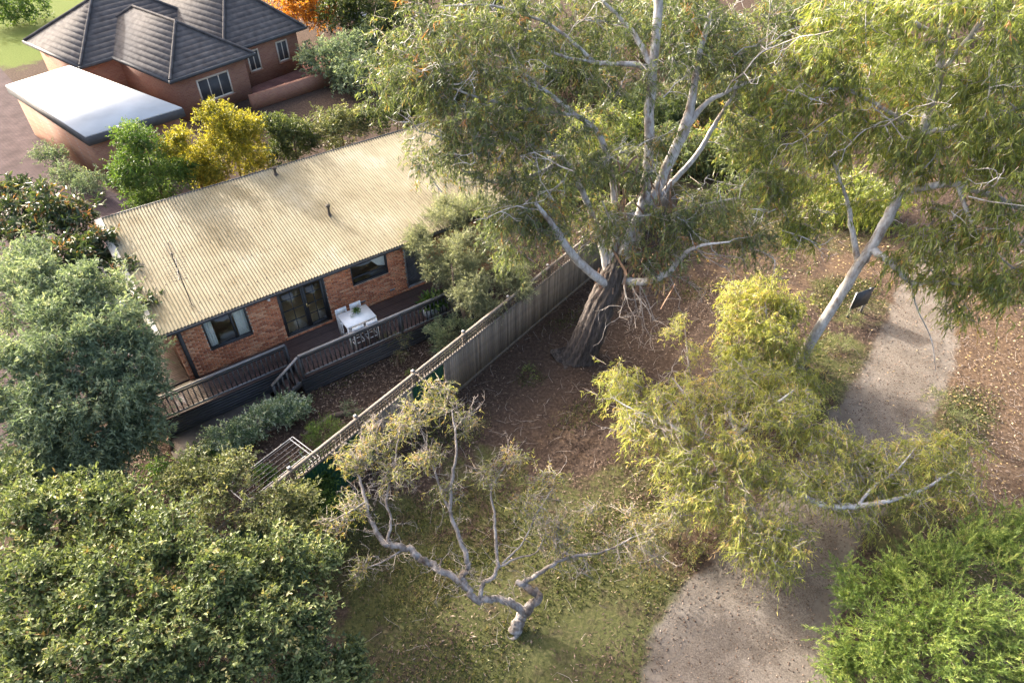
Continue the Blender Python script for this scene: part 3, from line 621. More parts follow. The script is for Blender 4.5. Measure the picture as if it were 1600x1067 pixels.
def foliage(cl, rc, K, nl, L, W, droop=.5, up=0.0, spread=.5, broad=False, flat=0.0, cen=None, seed=0, tone=.5, out=.6, sag=.25, follow=.6):
    """cl clump centres (M,3); K sprigs each; nl leaves per sprig"""
    r = np.random.default_rng(seed + 100); Mn = len(cl)
    cen = cl.mean(0) if cen is None else cen
    o = unit(cl - cen)
    sd = unit(r.normal(0, 1, (Mn, K, 3)) + o[:, None] * out + np.array([0, 0, up]))
    rcv = (rc * r.uniform(.65, 1.25, Mn))[:, None]
    so = cl[:, None] + r.normal(0, 1, (Mn, K, 3)) * rcv[..., None] * .28
    t = r.uniform(.05, 1, (Mn, K, nl))
    pos = so[:, :, None] + sd[:, :, None] * (t * rcv[..., None])[..., None]
    pos[..., 2] -= sag * (t ** 2) * rcv[..., None]
    ld = sd[:, :, None] * follow + r.normal(0, 1, (Mn, K, nl, 3)) * spread + np.array([0, 0, -droop])
    nr = r.normal(0, 1, (Mn, K, nl, 3)) + np.array([0, 0, flat])
    N_ = Mn * K * nl
    Ln = L * r.uniform(.6, 1.3, N_); Wd = W * r.uniform(.7, 1.3, N_)
    cr = np.clip(r.normal(tone, .17, (Mn, 1, 1)) + r.normal(0, .14, (Mn, K, 1)) + r.normal(0, .20, (Mn, K, nl)), 0.02, .985)
    old = r.random((Mn, K, 1)) < .008; cr = np.where(old, 1.0, cr)
    V, F, per = leaf_geo(pos.reshape(-1, 3), ld.reshape(-1, 3), nr.reshape(-1, 3), Ln, Wd, broad)
    return V, F, np.repeat(cr.ravel(), per), so, sd, rcv
def blob_pts(blobs, seed, shell=.45):
    """blobs: (centre, (rx,ry,rz), n)"""
    r = np.random.default_rng(seed); out = []
    for c, rad, n_ in blobs:
        d = unit(r.normal(0, 1, (n_, 3))); q = r.random((n_, 1)) ** shell
        out.append(np.array(c) + d * q * np.array(rad))
    p = np.concatenate(out); p[:, 2] = np.maximum(p[:, 2], .25); return p
def grow(limbs, cl, seed, twig=.008, thick=.013, maxr=.12, bend=.18, jitter=.16):
    """limbs: list of [(p, r), ...]; each clump is joined to the nearest wood by a curved branch"""
    r = np.random.default_rng(seed + 55); tubes = []; NP = []; NR = []
    for lb in limbs:
        pts = catmull([q[0] for q in lb], 6); rr = np.interp(np.linspace(0, len(lb) - 1, len(pts)), range(len(lb)), [q[1] for q in lb])
        jit = r.normal(0, 1, pts.shape) * (np.minimum(rr, .075) * jitter)[:, None]; jit[0] = 0; pts = pts + jit
        tubes.append((pts, rr, 12 if rr.max() > .12 else 7)); NP.append(pts); NR.append(rr)
    NP = np.concatenate(NP); NR = np.concatenate(NR); base_z = NP[:, 2].min()
    d0 = np.linalg.norm(cl[:, None] - NP[None], axis=2).min(1) if len(cl) else []
    for i in np.argsort(d0):
        c = cl[i]; dv = c - NP; dist = np.linalg.norm(dv, axis=1)
        cost = dist + np.maximum(0, NP[:, 2] - c[2]) * .8 + (NP[:, 2] < base_z + .35 * max(.1, c[2] - base_z)) * .6
        j_ = int(np.argmin(cost)); a = NP[j_]; ln_ = dist[j_]
        if ln_ < .05: continue
        m = 4 if ln_ < 1 else 6
        t = np.linspace(0, 1, m + 1)[:, None]
        side = r.normal(0, 1, 3) * ln_ * bend; lift = np.array([0, 0, ln_ * r.uniform(.0, .25)])
        pts = a + (c - a) * t + (side + lift) * (np.sin(t * math.pi)) * .6 + r.normal(0, 1, (m + 1, 3)) * ln_ * .025 * np.sin(t * math.pi)
        r0 = min(NR[j_] * .75, maxr, twig + thick * ln_); rr = np.linspace(r0, twig * .6, m + 1)
        tubes.append((pts, rr, 5 if r0 > .02 else 4)); NP = np.vstack([NP, pts[1:]]); NR = np.concatenate([NR, rr[1:]])
    V = []; F = []; n_ = 0
    for pts, rr, k in tubes:
        v_, f_ = tube_np(pts, rr, k); V.append(v_); F.append(f_ + n_); n_ += len(v_)
    return np.concatenate(V), np.concatenate(F), NP, NR
def twigs(starts, dirs, lens, r0=.007, seed=0, n_sub=0):
    """bare crooked twigs as thin three-sided tubes"""
    r = np.random.default_rng(seed + 9); V = []; F = []; n_ = 0
    st = list(zip(starts, dirs, lens, [r0] * len(starts), [n_sub] * len(starts)))
    while st:
        p, d, ln_, r_, ns = st.pop(); m = 4
        pts = [np.array(p)]; dd = unit(np.array(d))
        for i in range(m): dd = unit(dd + r.normal(0, .28, 3)); pts.append(pts[-1] + dd * ln_ / m)
        pts = np.array(pts); v_, f_ = tube_np(pts, np.linspace(r_, r_ * .35, m + 1), 3); V.append(v_); F.append(f_ + n_); n_ += len(v_)
        if ns > 0:
            for i in range(1, m + 1):
                if r.random() < .8: st.append((pts[i], unit(dd + r.normal(0, .8, 3)), ln_ * r.uniform(.35, .6), r_ * .6, ns - 1))
    return np.concatenate(V), np.concatenate(F)
def plant(name, label, cat, base, limbs, blobs, leaf, bark, f, seed, group=None, trunk_name='trunk', clumps=None, thick=.013, twigfrac=.35, maxr=.12, shell=.45, bend=.18, cen=None, jitter=.16):
    root = empty(name, base, 0, label, cat, group); b0 = np.array(base, float)
    cl = blob_pts(blobs, seed, shell) if clumps is None else clumps
    V, F, NP, NR = grow(limbs, cl, seed, thick=thick, maxr=maxr, bend=bend, jitter=jitter)
    link(trunk_name, np_mesh(trunk_name, V - b0, F, True), M[bark], root)
    V, F, a, so_, sd_, rcv = foliage(cl, seed=seed, cen=cen, **f)
    link('crown', np_mesh('crown', V - b0, F, False, {'rnd': a}), M[leaf], root)
    if twigfrac:
        k = so_.reshape(-1, 3); q = sd_.reshape(-1, 3); rl = np.repeat(rcv.ravel(), so_.shape[1]); sel = np.random.default_rng(seed).random(len(k)) < twigfrac
        k = k[sel]; q = q[sel]; rl = rl[sel]
        if len(k):
            n_ = len(k); tw_ = .010 if bark in ('gum_bark', 'twist_bark') else .006; A = unit(np.cross(q, [.3, .2, .93])) * tw_; B = unit(np.cross(q, A)) * tw_; e = k + q * rl[:, None] - np.array([0, 0, 1]) * (rl * .2)[:, None]
            TV = np.stack([k + A, k - A * .5 + B, k - A * .5 - B, e], 1).reshape(-1, 3); i = np.arange(n_)[:, None] * 4
            TF = np.concatenate([i + [0, 1, 3], i + [1, 2, 3], i + [2, 0, 3]])
            link('twig', np_mesh('twig', TV - b0, TF), M['brown_bark'] if bark == 'brown_bark' else M['dead_twig'], root)['kind'] = 'stuff'
    return root

# ------------------------------------------------------------------ planter and table greenery
pl = empty('planter_trough', H2W(8.85, -1.95, DK), AZ, 'long pale grey planter trough with broad leaves behind the deck railing', 'planter')
mb = MB(); mb.add([(-.46, -.13, 0), (.46, -.13, 0), (.46, .13, 0), (-.46, .13, 0), (-.5, -.16, .36), (.5, -.16, .36), (.5, .16, .36), (-.5, .16, .36)], BOXF); mb.build('trough', M['pot_white'], pl)
MB().box((-.47, -.14, .361), (.47, .14, .372)).build('soil', M['soil'], pl)
r = np.random.default_rng(8); k = 190; ps = np.stack([r.uniform(-.42, .42, k), r.uniform(-.1, .1, k), np.full(k, .37)], 1)
dd = unit(np.stack([r.normal(0, .5, k), r.normal(0, .5, k), r.uniform(.5, 1.3, k)], 1)); hh = r.uniform(.15, .5, k)
V, F, per = leaf_geo(ps + dd * hh[:, None], dd + r.normal(0, .5, (k, 3)) - [0, 0, .4], r.normal(0, .4, (k, 3)) + [0, 0, 1], r.uniform(.22, .42, k), r.uniform(.06, .11, k), True)
link('leaves', np_mesh('leaves', V, F, False, {'rnd': np.repeat(r.random(k), per)}), M['green_leaf'], pl)
V, F = twigs(ps, dd, hh, .008, 3); link('stem', np_mesh('stem', V, F), M['green_leaf'], pl)['kind'] = 'stuff'
vs = empty('glass_jar', H2W(5.66, -1.55, DK + 1.051), 0, 'small clear glass jar on the white table', 'jar')
prof = [(.05, 0), (.06, .02), (.065, .10), (.05, .13), (.055, .15)]; V = []; F = []
for i, (rr, z) in enumerate(prof):
    for q in range(12): V.append((rr * math.cos(q * .5236), rr * math.sin(q * .5236), z))
for i in range(4):
    for q in range(12): F.append((i * 12 + q, i * 12 + (q + 1) % 12, i * 12 + 12 + (q + 1) % 12, i * 12 + 12 + q))
link('bowl', np_mesh('bowl', np.array(V), np.array(F), True), M['glass'], vs)
V, F = twigs([(0, 0, .02)] * 10, r.normal(0, .5, (10, 3)) + [0, 0, 1], [.16] * 10, .004, 5); link('sprig', np_mesh('sprig', V, F), M['varieg_leaf'], vs)
pt = empty('table_plant', H2W(5.90, -1.45, DK + 1.051), 0, 'small green potted plant on the white table', 'plant')
mb = MB(); mb.tube([(0, 0, 0), (0, 0, .11)], [.055, .075], 12); mb.build('pot', M['pot_white'], pt, True)
k = 140; dd = unit(r.normal(0, .7, (k, 3)) + [0, 0, .7]); V, F, per = leaf_geo(dd * r.uniform(.02, .13, (k, 1)) + [0, 0, .12], dd - [0, 0, .4], r.normal(0, .5, (k, 3)) + [0, 0, 1], r.uniform(.06, .11, k), r.uniform(.025, .04, k), True)
link('leaves', np_mesh('leaves', V, F, False, {'rnd': np.repeat(r.random(k), per)}), M['green_leaf'], pt)

# ------------------------------------------------------------------ boundary fence
fence = empty('paling_fence', FO, FAZ, 'tall weathered paling fence with lattice top and green steel infill', 'fence')
FS0, FS1, FH = -9.5, 15.0, 2.38
pm = MB().box((0, -.055, .14), (.096, -.037, 1.86)).mesh('paling'); pm.materials.append(M['timber_grey'])
for s0, s1 in ((-4.2, -2.4), (-.9, FS1)):
    s = s0
    while s < s1 - .05:
        link('paling', pm, None, fence, (s, random.uniform(-.006, .004), random.uniform(-.015, .012)), (0, random.uniform(-.004, .004), 0)); s += .1
    MB().box((s0, -.062, 0), (s1, -.036, .155)).build('plinth', M['timber_grey'], fence)
for s0, s1 in ((FS0, -4.22), (-2.39, -.92)):
    us = np.arange(s0, s1, .02); V = []; F = []
    for i, q in enumerate(us):
        o_ = .012 * (1 if (i // 3) % 2 else -1); V += [(q, -.03 + o_, .03), (q, -.03 + o_, 1.9)]
        if i: F.append((2 * i - 2, 2 * i, 2 * i + 1, 2 * i - 1))
    link('steel_sheet', np_mesh('steel_sheet', np.array(V), np.array(F)), M['green_steel'], fence)['label'] = 'dark green ribbed steel sheet'
MB().box((FS0, .0, .35), (FS1, .04, .43)).build('rail', M['timber_grey'], fence); MB().box((FS0, .0, 1.74), (FS1, .04, 1.82)).build('rail', M['timber_grey'], fence)
MB().box((FS0, -.05, 1.862), (FS1, .05, 1.90)).build('lattice_sill', M['timber_cap'], fence)
s = FS0; bay = 0
while s < FS1 - .1:
    e = min(s + 2.45, FS1)
    mb = MB(); q = s + .05
    while q < e: mb.box((q, -.012, 1.90), (q + .034, .0, FH - .04)); q += .125
    for z in np.arange(1.94, FH - .06, .125): mb.box((s, .001, z), (e, .013, z + .034))
    tag(mb.build('lattice_panel', M['lattice'], fence), kind='stuff')
    MB().box((s, -.045, FH - .038), (e - .004, .05, FH)).build('capping', M['timber_cap'], fence)
    MB().box((s - .05, .052, 0), (s + .05, .14, FH + .03)).build('post', M['timber_grey'], fence)
    MB().box((s - .05, .052, FH + .031), (s + .05, .14, FH + .045)).build('post_cap', M['galv'], fence)
    s = e; bay += 1

# fold-down clothesline on the garden side of the fence
cl_ = empty('clothesline', F2W(-7.2, .25, 0), FAZ, 'folding galvanised clothesline frame beside the garden fence', 'clothesline')
mb = MB()
for a, b in (((-1.1, .05, 1.6), (1.25, .05, 1.6)), ((1.25, .05, 1.6), (1.25, 1.35, 1.6)), ((1.25, 1.35, 1.6), (-1.1, 1.35, 1.6)), ((-1.1, 1.35, 1.6), (-1.1, .05, 1.6)), ((1.14, .05, 1.6), (1.14, 1.35, 1.6)), ((-1., .45, 1.6), (1.0, .45, 1.6)), ((1.0, .45, 1.6), (1.0, .05, 1.6))):
    mb.tube([a, b], .014, 6)
mb.build('frame', M['galv'], cl_)
for q in np.linspace(.15, 1.27, 8): mb = MB(); mb.tube([(-1.1, q, 1.6), (1.2, q, 1.6)], .005, 4); mb.build('line', M['galv'], cl_)
for sx in (-.9, 1.0): MB().box((sx - .03, -.02, 0), (sx + .03, .045, 1.62)).build('post', M['galv'], cl_); mb = MB(); mb.tube([(sx, .03, 1.0), (sx, .75, 1.585)], .012, 6); mb.build('brace', M['galv'], cl_)

# timber garden edging
for (a, b, lab) in (((478, 683), (520, 652), 'dark timber sleeper edging below the mulch bed, part nearest the clothesline'), ((520, 652), (575, 642), 'dark timber sleeper edging below the mulch bed, part nearest the fence'), ((262, 680), (268, 705), 'thin reddish timber edging at the near end of the garden slab')):
    A = P(*a); B = P(*b); mb = MB(); red = 'reddish' in lab
    mb.bar(A + [0, 0, .06], B + [0, 0, .06], .06 if red else .12, .12 if red else .2); o = mb.build('garden_edging', M['sleeper'] if red else M['edging']); tag(o, lab, 'edging')

# park sign by the path, seen from behind
sg = empty('park_sign', P(1334, 492), R(25), 'small dark panel sign on two posts beside the gravel path', 'sign')
for sx in (-.36, .36): MB().box((sx - .035, -.035, 0), (sx + .035, .035, 1.25)).build('post', M['galv'], sg)
MB().box((-.46, -.055, .45), (.46, -.037, 1.3)).build('panel', M['charcoal'], sg); MB().box((-.4, .037, .7), (.4, .05, .78)).build('brace', M['galv'], sg); MB().box((-.4, .037, 1.1), (.4, .05, 1.18)).build('brace', M['galv'], sg)

# ------------------------------------------------------------------ neighbours behind
NO = np.array([-19.5, 38.9, 0]); NAZ = R(52)
ng = empty('neighbour_house', NO, NAZ, 'brick house with dark grey hipped tile roof behind the driveway', 'house')
def hip(parent, x0, x1, y0, y1, ze, zr, ov=.45, course=.34):
    """hip roof over a rectangle: stepped tile courses as real ledges"""
    x0 -= ov; x1 += ov; y0 -= ov; y1 += ov; w_ = x1 - x0; l_ = y1 - y0; half = min(w_, l_) / 2
    mb = MB(); n_ = int(math.hypot(half, zr - ze) / course)
    for i in range(n_):
        a = i / n_ * half; b = (i + 1) / n_ * half; za = ze + (zr - ze) * i / n_ + .009; zb = ze + (zr - ze) * (i + 1) / n_
        c = [(x0 + a, y0 + a), (x1 - a, y0 + a), (x1 - a, y1 - a), (x0 + a, y1 - a)]; d = [(x0 + b, y0 + b), (x1 - b, y0 + b), (x1 - b, y1 - b), (x0 + b, y1 - b)]
        V = [(*q, za) for q in c] + [(*q, zb) for q in d] + [(*q, za - .009) for q in c]
        F = [[k, (k + 1) % 4, 4 + (k + 1) % 4, 4 + k] for k in range(4)] + [[8 + k, 8 + (k + 1) % 4, (k + 1) % 4, k] for k in range(4)]
        mb.add(V, F)
    rf = mb.build('roof', M['tile'], parent)
    mb = MB(); c = [(x0, y0), (x1, y0), (x1, y1), (x0, y1)]
    r0 = [(x0 + half, y0 + half), (x1 - half, y1 - half)]
    for k, q in enumerate(c): mb.tube([(q[0], q[1], ze + .05), (*min(r0, key=lambda t: math.hypot(t[0] - q[0], t[1] - q[1])), zr + .03)], .09, 6)
    mb.tube([(*r0[0], zr + .03), (*r0[1], zr + .03)], .09, 6); mb.build('ridge_tiles', M['tile'], rf)
    mb = MB(); g_ = .12
    mb.box((x0 - g_, y0 - g_, ze - .15), (x1 + g_, y0, ze + .02)); mb.box((x0 - g_, y1, ze - .15), (x1 + g_, y1 + g_, ze + .02)); mb.box((x0 - g_, y0, ze - .15), (x0, y1, ze + .02)); mb.box((x1, y0, ze - .15), (x1 + g_, y1, ze + .02)); mb.build('gutter', M['neigh_dark'], rf)
    MB().box((x0, y0, ze - .13), (x1, y1, ze - .1)).build('soffit', M['cream'], rf)
    return rf
for (x0, x1, y0, y1, zr) in ((.45, 5.2, .45, 10, 4.7), (5.0, 10.4, 1.9, 12, 5.6), (-1.6, 7, 6.7, 13, 5.1)):
    zo = {4.7: 0, 5.6: .006, 5.1: -.006}[zr]
    MB().box((x0, y0, 0), (x1, y1, 2.6 + zo)).build('wall', M['neigh_brick'], ng); hip(ng, x0, x1, y0, y1, 2.72 + zo, zr)
def nwin(x0, x1, y, z0, z1, nm=2):
    mb = MB(); frame(mb, x0, x1, z0, z1, .09, y - .05, y + .02); 
    for i in range(1, nm): xx = x0 + (x1 - x0) * i / nm; mb.box((xx - .03, y - .04, z0 + .09), (xx + .03, y + .01, z1 - .09))
    wn = mb.build('window', M['cream'], ng); MB().box((x0 + .09, y - .02, z0 + .09), (x1 - .09, y - .01, z1 - .09)).build('pane', M['neigh_dark'], wn)
    MB().box((x0 - .06, y - .11, z0 - .1), (x1 + .06, y - .002, z0 - .003)).build('sill', M['neigh_brick'], wn)
nwin(1.7, 3.9, .45, .7, 2.1, 3); nwin(6.3, 7.2, 1.9, .9, 2.2); nwin(8.6, 9.5, 1.9, .9, 2.2)
mb = MB(); mb.box((-1.2 + 8.0, 5.0, 4.45), (-1.2 + 9.2, 6.2, 4.75)); mb.build('skylight', M['neigh_white'], ng)
GA = [np.array(q) for q in ((-28.2, 37.8), (-26.1, 40.8), (-17.3, 34.8), (-20.8, 31.4))]; gc = sum(GA) / 4
gg = empty('flat_roof_garage', (gc[0], gc[1], 0), 0, 'brick garage with flat white roof and dark fascia', 'garage')
q = [p_ - gc for p_ in GA]; q = [q[3], q[2], q[1], q[0]]
def prism(pts, z0, z1):
    V = [(*p_, z0) for p_ in pts] + [(*p_, z1) for p_ in pts]; return MB().add(V, BOXF)
prism(q, 2.84, 2.90).build('roof', M['neigh_white'], gg); prism([p_ * 1.012 for p_ in q], 2.42, 2.838).build('fascia', M['neigh_dark'], gg); prism([p_ * .93 for p_ in q], 0, 2.418).build('wall', M['neigh_brick'], gg)
# low brick terrace wall beside the neighbour
mb = MB(); A, B = P(395, 172), P(548, 122); mb.bar(A + [0, 0, .45], B + [0, 0, .45], .3, .9); tag(mb.build('terrace_wall', M['neigh_brick']), 'low red brick terrace wall right of the neighbour house', 'wall')
mb = MB(); mb.poly([P(390, 158, .01), P(540, 112, .01), P(505, 80, .01), P(400, 110, .01)]); tag(mb.build('terrace', M['terrace']), 'red paved terrace between brick house and low wall', 'terrace', kind='structure')
mb = MB(); A, B = P(515, 50), P(585, 85); mb.bar(A + [0, 0, 2.2], B + [0, 0, 2.2], 1.6, .12); sh = mb.build('pergola_roof', M['zinc']); tag(sh, 'long grey flat shed roof beyond the terrace', 'roof')
for t in (.05, .95): c = A + (B - A) * t; MB().box((c[0] - .08, c[1] - .08, 0), (c[0] + .08, c[1] + .08, 2.14)).build('post', M['charcoal'], sh)
# rear boundary fence behind the house, under the hedge
mb = MB(); rf_ = empty('rear_fence', H2W(0, 7.2), AZ, 'dark timber fence hidden in the hedge behind the cream roof', 'fence')
for i in range(60): MB().box((1.0 + i * .25, 0, 0), (1.24 + i * .25, .03, 1.7 + random.uniform(-.01, .01))).build('paling', M['timber_grey'], rf_)

# ------------------------------------------------------------------ trees
def lim(*q): return [(PY(a, b, c), d * .84) for a, b, c, d in q]
def limz(*q): return [(P(a, b, c), d) for a, b, c, d in q]
def bl_y(*q): return [(PY(a, b, c), (r_, r_ * 1.05, r_ * k_), n_) for a, b, c, r_, k_, n_ in q]
def bl_z(*q): return [(P(a, b, c), (r_, r_, r_ * k_), n_) for a, b, c, r_, k_, n_ in q]

# --- great gum in the middle
B0 = P(906, 556)
fork = PY(962, 428, 19.2)
limbs = [lim((962, 428, 19.2, .31), (985, 372, 19.5, .26), (1005, 320, 19.8, .225), (1013, 250, 20.2, .20), (1016, 160, 20.6, .185), (1022, 90, 21, .17), (1030, 0, 21.4, .16), (1036, -90, 21.6, .1)),
         lim((968, 425, 19.3, .25), (1005, 345, 19.8, .22), (1038, 270, 20.2, .2), (1068, 205, 20.5, .22), (1080, 165, 20.7, .16), (1090, 100, 21, .12), (1110, 20, 21, .08)),
         lim((1068, 205, 20.5, .15), (1100, 165, 20.7, .1), (1145, 140, 20.5, .06), (1190, 120, 20.4, .03)),
         lim((948, 446, 19.0, .19), (905, 410, 18.6, .17), (880, 378, 18.3, .15), (862, 350, 18.2, .11), (838, 318, 18, .06)),
         lim((955, 430, 19.2, .2), (962, 350, 19.8, .15), (955, 270, 20.2, .13), (935, 210, 20.4, .11), (900, 180, 20.5, .09), (850, 140, 20.8, .07), (800, 105, 21, .05), (770, 85, 21, .03)),
         lim((950, 425, 19.3, .17), (930, 350, 19.8, .14), (905, 290, 20, .12), (880, 250, 20.2, .1), (810, 220, 20.2, .07), (770, 195, 20.2, .04)),
         lim((972, 438, 19.0, .17), (1005, 440, 18.5, .15), (1042, 428, 18.2, .12), (1065, 402, 18.2, .1), (1090, 385, 18.0, .06), (1140, 378, 17.8, .03)),
         lim((1010, 330, 19.8, .13), (1050, 285, 20.3, .12), (1090, 240, 20.6, .10), (1120, 190, 20.9, .085), (1150, 140, 21, .06), (1165, 90, 21, .04)),
         lim((1018, 110, 20.9, .13), (985, 100, 21, .10), (930, 98, 21.2, .07), (870, 85, 21.4, .05), (830, 60, 21.6, .03)),
         lim((1018, 105, 20.9, .12), (995, 60, 21.4, .10), (970, 30, 21.8, .07), (940, 0, 22, .05)),
         lim((880, 250, 20.2, .09), (830, 275, 19.8, .07), (770, 285, 19.4, .05), (715, 262, 19.2, .025)),
         lim((900, 180, 20.5, .08), (820, 170, 20.3, .06), (740, 150, 20.2, .045), (660, 120, 20.3, .025)),
         lim((930, 98, 21.2, .07), (860, 40, 21.8, .055), (770, 10, 22.2, .04), (690, 10, 22.2, .02)),
         lim((985, 372, 19.5, .1), (1040, 340, 19.5, .08), (1100, 320, 19.3, .05), (1150, 310, 19.2, .03))]
blobs = bl_y((640, 110, 20.5, 1.5, .8, 34), (690, 60, 21.5, 1.7, .8, 40), (760, 30, 22.2, 1.8, .7, 34), (830, 40, 22, 1.5, .7, 26), (700, 160, 20.0, 1.4, .8, 30), (760, 120, 20.6, 1.5, .8, 28), (840, 130, 20.6, 1.3, .8, 16),
             (690, 235, 19.2, 1.0, .9, 20), (750, 235, 19.4, 1.3, .8, 26), (800, 190, 20.2, 1.2, .8, 16), (830, 285, 19.4, 1.1, .8, 18), (780, 310, 18.8, 1.0, .9, 14), (880, 310, 19.6, 1.0, .8, 14), (900, 235, 20.4, 1.1, .8, 14),
             (960, 60, 22, 1.6, .8, 30), (910, 20, 22.5, 1.6, .7, 24), (950, 180, 21.5, 1.1, .8, 10), (1090, 40, 21.5, 1.3, .9, 28), (1130, 90, 21, 1.2, .9, 26), (1170, 50, 22, 1.5, .8, 20), (1190, 150, 21, 1.3, 1, 20),
             (1150, 215, 20.6, 1.0, .9, 16), (1170, 290, 19.8, 1.2, .9, 24), (1100, 330, 19.2, 1.1, .8, 22), (1160, 370, 18.6, 1.0, .7, 16), (1060, 350, 18.8, .9, .7, 14), (1010, 400, 18.6, .7, .7, 8), (850, 350, 18.4, .8, .8, 10), (800, 395, 17.8, .5, .9, 6),
             (960, 310, 20.4, .9, .8, 8), (930, 350, 19.4, .8, .8, 8), (930, 260, 19.2, .7, .8, 6), (880, 200, 19.4, .8, .8, 8), (1050, 100, 20.2, .5, .8, 4), (940, 130, 20.4, .9, .8, 8), (870, 340, 18.9, .7, .8, 8), (1000, 265, 19.5, .5, .9, 5), (1035, 220, 19.8, .5, .9, 5), (1020, 330, 19.2, .5, .8, 5), (1000, 130, 20.3, .5, .9, 4), (960, 350, 18.9, .6, .8, 6), (800, 330, 18.6, .9, .8, 10), (840, 240, 19.2, .9, .8, 10), (1060, 385, 18.4, .6, .7, 6))
gum = plant('gum_tree', 'huge gum with rough dark leaning trunk and many white limbs', 'tree', B0, limbs, blobs, 'gum_leaf', 'gum_bark',
            dict(rc=.60, K=10, nl=15, L=.19, W=.026, droop=.75, spread=.45, tone=.48, out=.5, sag=.5), 11, 'gum trees in the park', 'limbs', thick=.024, maxr=.12, twigfrac=.55)
def bare_branches(root, base, blobs_, n_, seed, r0=.026, ln=(1.0, 2.2)):
    r_ = np.random.default_rng(seed); c_ = blob_pts(blobs_, seed + 1); c_ = c_[r_.choice(len(c_), n_)]
    dv = unit(unit(c_ - c_.mean(0)) * .5 + r_.normal(0, .55, (n_, 3)) + [0, 0, .35])
    V_, F_ = twigs(c_ - dv * .7, dv, r_.uniform(*ln, n_), r0, seed, 2)
    link('bare_branch', np_mesh('bare_branch', V_ - base, F_, True), M['gum_bark'], root)['kind'] = 'stuff'
bare_branches(gum, B0, blobs, 75, 301)
# rough lower trunk with ridged bark
ta = catmull([B0 - [.12, 0, .3], B0, PY(925, 515, 18.9), PY(945, 465, 19.1), PY(962, 425, 19.25), PY(972, 395, 19.4)], 10); nn = len(ta); kk = 72
tr = np.interp(np.linspace(0, 1, nn), [0, .12, .25, .5, .8, 1], [.92, .72, .57, .49, .42, .25])
V, F = tube_np(ta, np.ones(nn), kk); V = V.reshape(nn, kk, 3); off = V - ta[:, None]
an = np.arange(kk) * 2 * math.pi / kk; hh = np.linspace(0, 1, nn)[:, None] * 5
rid = .055 * np.sin(an[None] * 13 + 1.5 * np.sin(hh * 1.1) + np.sin(hh * 3)) + .035 * np.sin(an[None] * 23 + 2 * np.sin(hh * 2.3 + 1)) + .05 * np.sin(an[None] * 3 + hh * .6)
rid = rid + .03 * np.random.default_rng(2).normal(0, 1, (nn, kk))
flare = 1 + .16 * np.exp(-hh * 1.6) * np.sin(an[None] * 5 + 1)
V = ta[:, None] + off * (tr[:, None] * (1 + rid) * flare)[..., None]
link('trunk', np_mesh('trunk', V.reshape(-1, 3) - B0, F, False), M['rough_bark'], gum)
# peeling ribbons of bark and bare dead twigs hanging from the fork
r = np.random.default_rng(21); V = []; F = []
for i in range(130):
    p = PY(r.uniform(935, 1060), r.uniform(385, 445), 19.0) if i < 70 else PY(r.uniform(955, 1050), r.uniform(240, 400), 19.6); ln_ = r.uniform(.3, 1.3); w_ = r.uniform(.015, .05); d = unit(r.normal(0, .35, 3) + [0, -.1, -1]); s_ = unit(np.cross(d, r.normal(0, 1, 3))) * w_; b_ = len(V)
    for t in np.linspace(0, 1, 4): c = p + d * ln_ * t + unit(r.normal(0, 1, 3)) * .04; V += [c + s_, c - s_]
    F += [[b_ + 2 * j_, b_ + 2 * j_ + 1, b_ + 2 * j_ + 3, b_ + 2 * j_ + 2] for j_ in range(3)]
link('bark_strip', np_mesh('bark_strip', np.array(V) - B0, np.array(F)), M['bark_strip'], gum)['kind'] = 'stuff'
st = [PY(985, 440, 18.6), PY(1000, 445, 18.5), PY(975, 445, 18.4), PY(870, 365, 18.2), PY(1045, 430, 18.2), PY(1090, 390, 18)]; 
V, F = twigs(st * 2, [(.2, -.5, -.8), (.3, -.6, -.5), (0, -.8, -.5), (-1, -.3, .1), (.5, -.6, -.4), (.7, -.4, -.2)] * 2, [1.6, 1.5, 1.7, 1.2, 1.2, 1.3] * 2, .022, 4, 2)
link('dead_branch', np_mesh('dead_branch', V - B0, F), M['dead_twig'], gum)['kind'] = 'stuff'

# --- right hand leaning gum
B1 = P(1246, 572)
limbs = [lim((1246, 572, B1[1], .28), (1262, 542, B1[1], .225), (1300, 482, 18.2, .205), (1335, 425, 18.1, .20), (1362, 385, 18.1, .185), (1388, 340, 18.3, .20), (1408, 295, 18.6, .18), (1438, 215, 19, .17), (1464, 130, 19.3, .16), (1472, 60, 19.5, .14), (1478, -40, 19.6, .1)),
         lim((1360, 388, 18.1, .15), (1393, 412, 17.4, .13), (1425, 442, 17.0, .10), (1470, 440, 16.6, .06), (1530, 450, 16.2, .03)),
         lim((1425, 442, 17.0, .05), (1432, 480, 16.8, .03), (1455, 530, 16.6, .02), (1462, 580, 16.5, .01)),
         lim((1342, 415, 18.2, .13), (1330, 350, 18.9, .1), (1323, 310, 19.1, .07), (1300, 250, 19.2, .04)),
         lim((1405, 300, 18.6, .14), (1450, 292, 18, .13), (1495, 288, 17.6, .12), (1545, 305, 17.2, .11), (1610, 330, 16.8, .07), (1680, 330, 16.5, .04)),
         lim((1462, 130, 19.3, .10), (1490, 90, 19.1, .09), (1535, 30, 19, .07), (1560, -20, 19, .04)),
         lim((1438, 215, 19, .1), (1380, 170, 19.2, .07), (1320, 140, 19.3, .045), (1270, 140, 19.3, .025)),
         lim((1440, 210, 19, .1), (1520, 190, 18.3, .08), (1590, 170, 17.8, .06), (1650, 150, 17.5, .04)),
         lim((1470, 60, 19.5, .09), (1400, 20, 19.6, .07), (1340, 0, 19.6, .04)),
         lim((1495, 288, 17.6, .08), (1520, 350, 16.8, .06), (1560, 400, 16.4, .04), (1600, 430, 16.2, .02))]
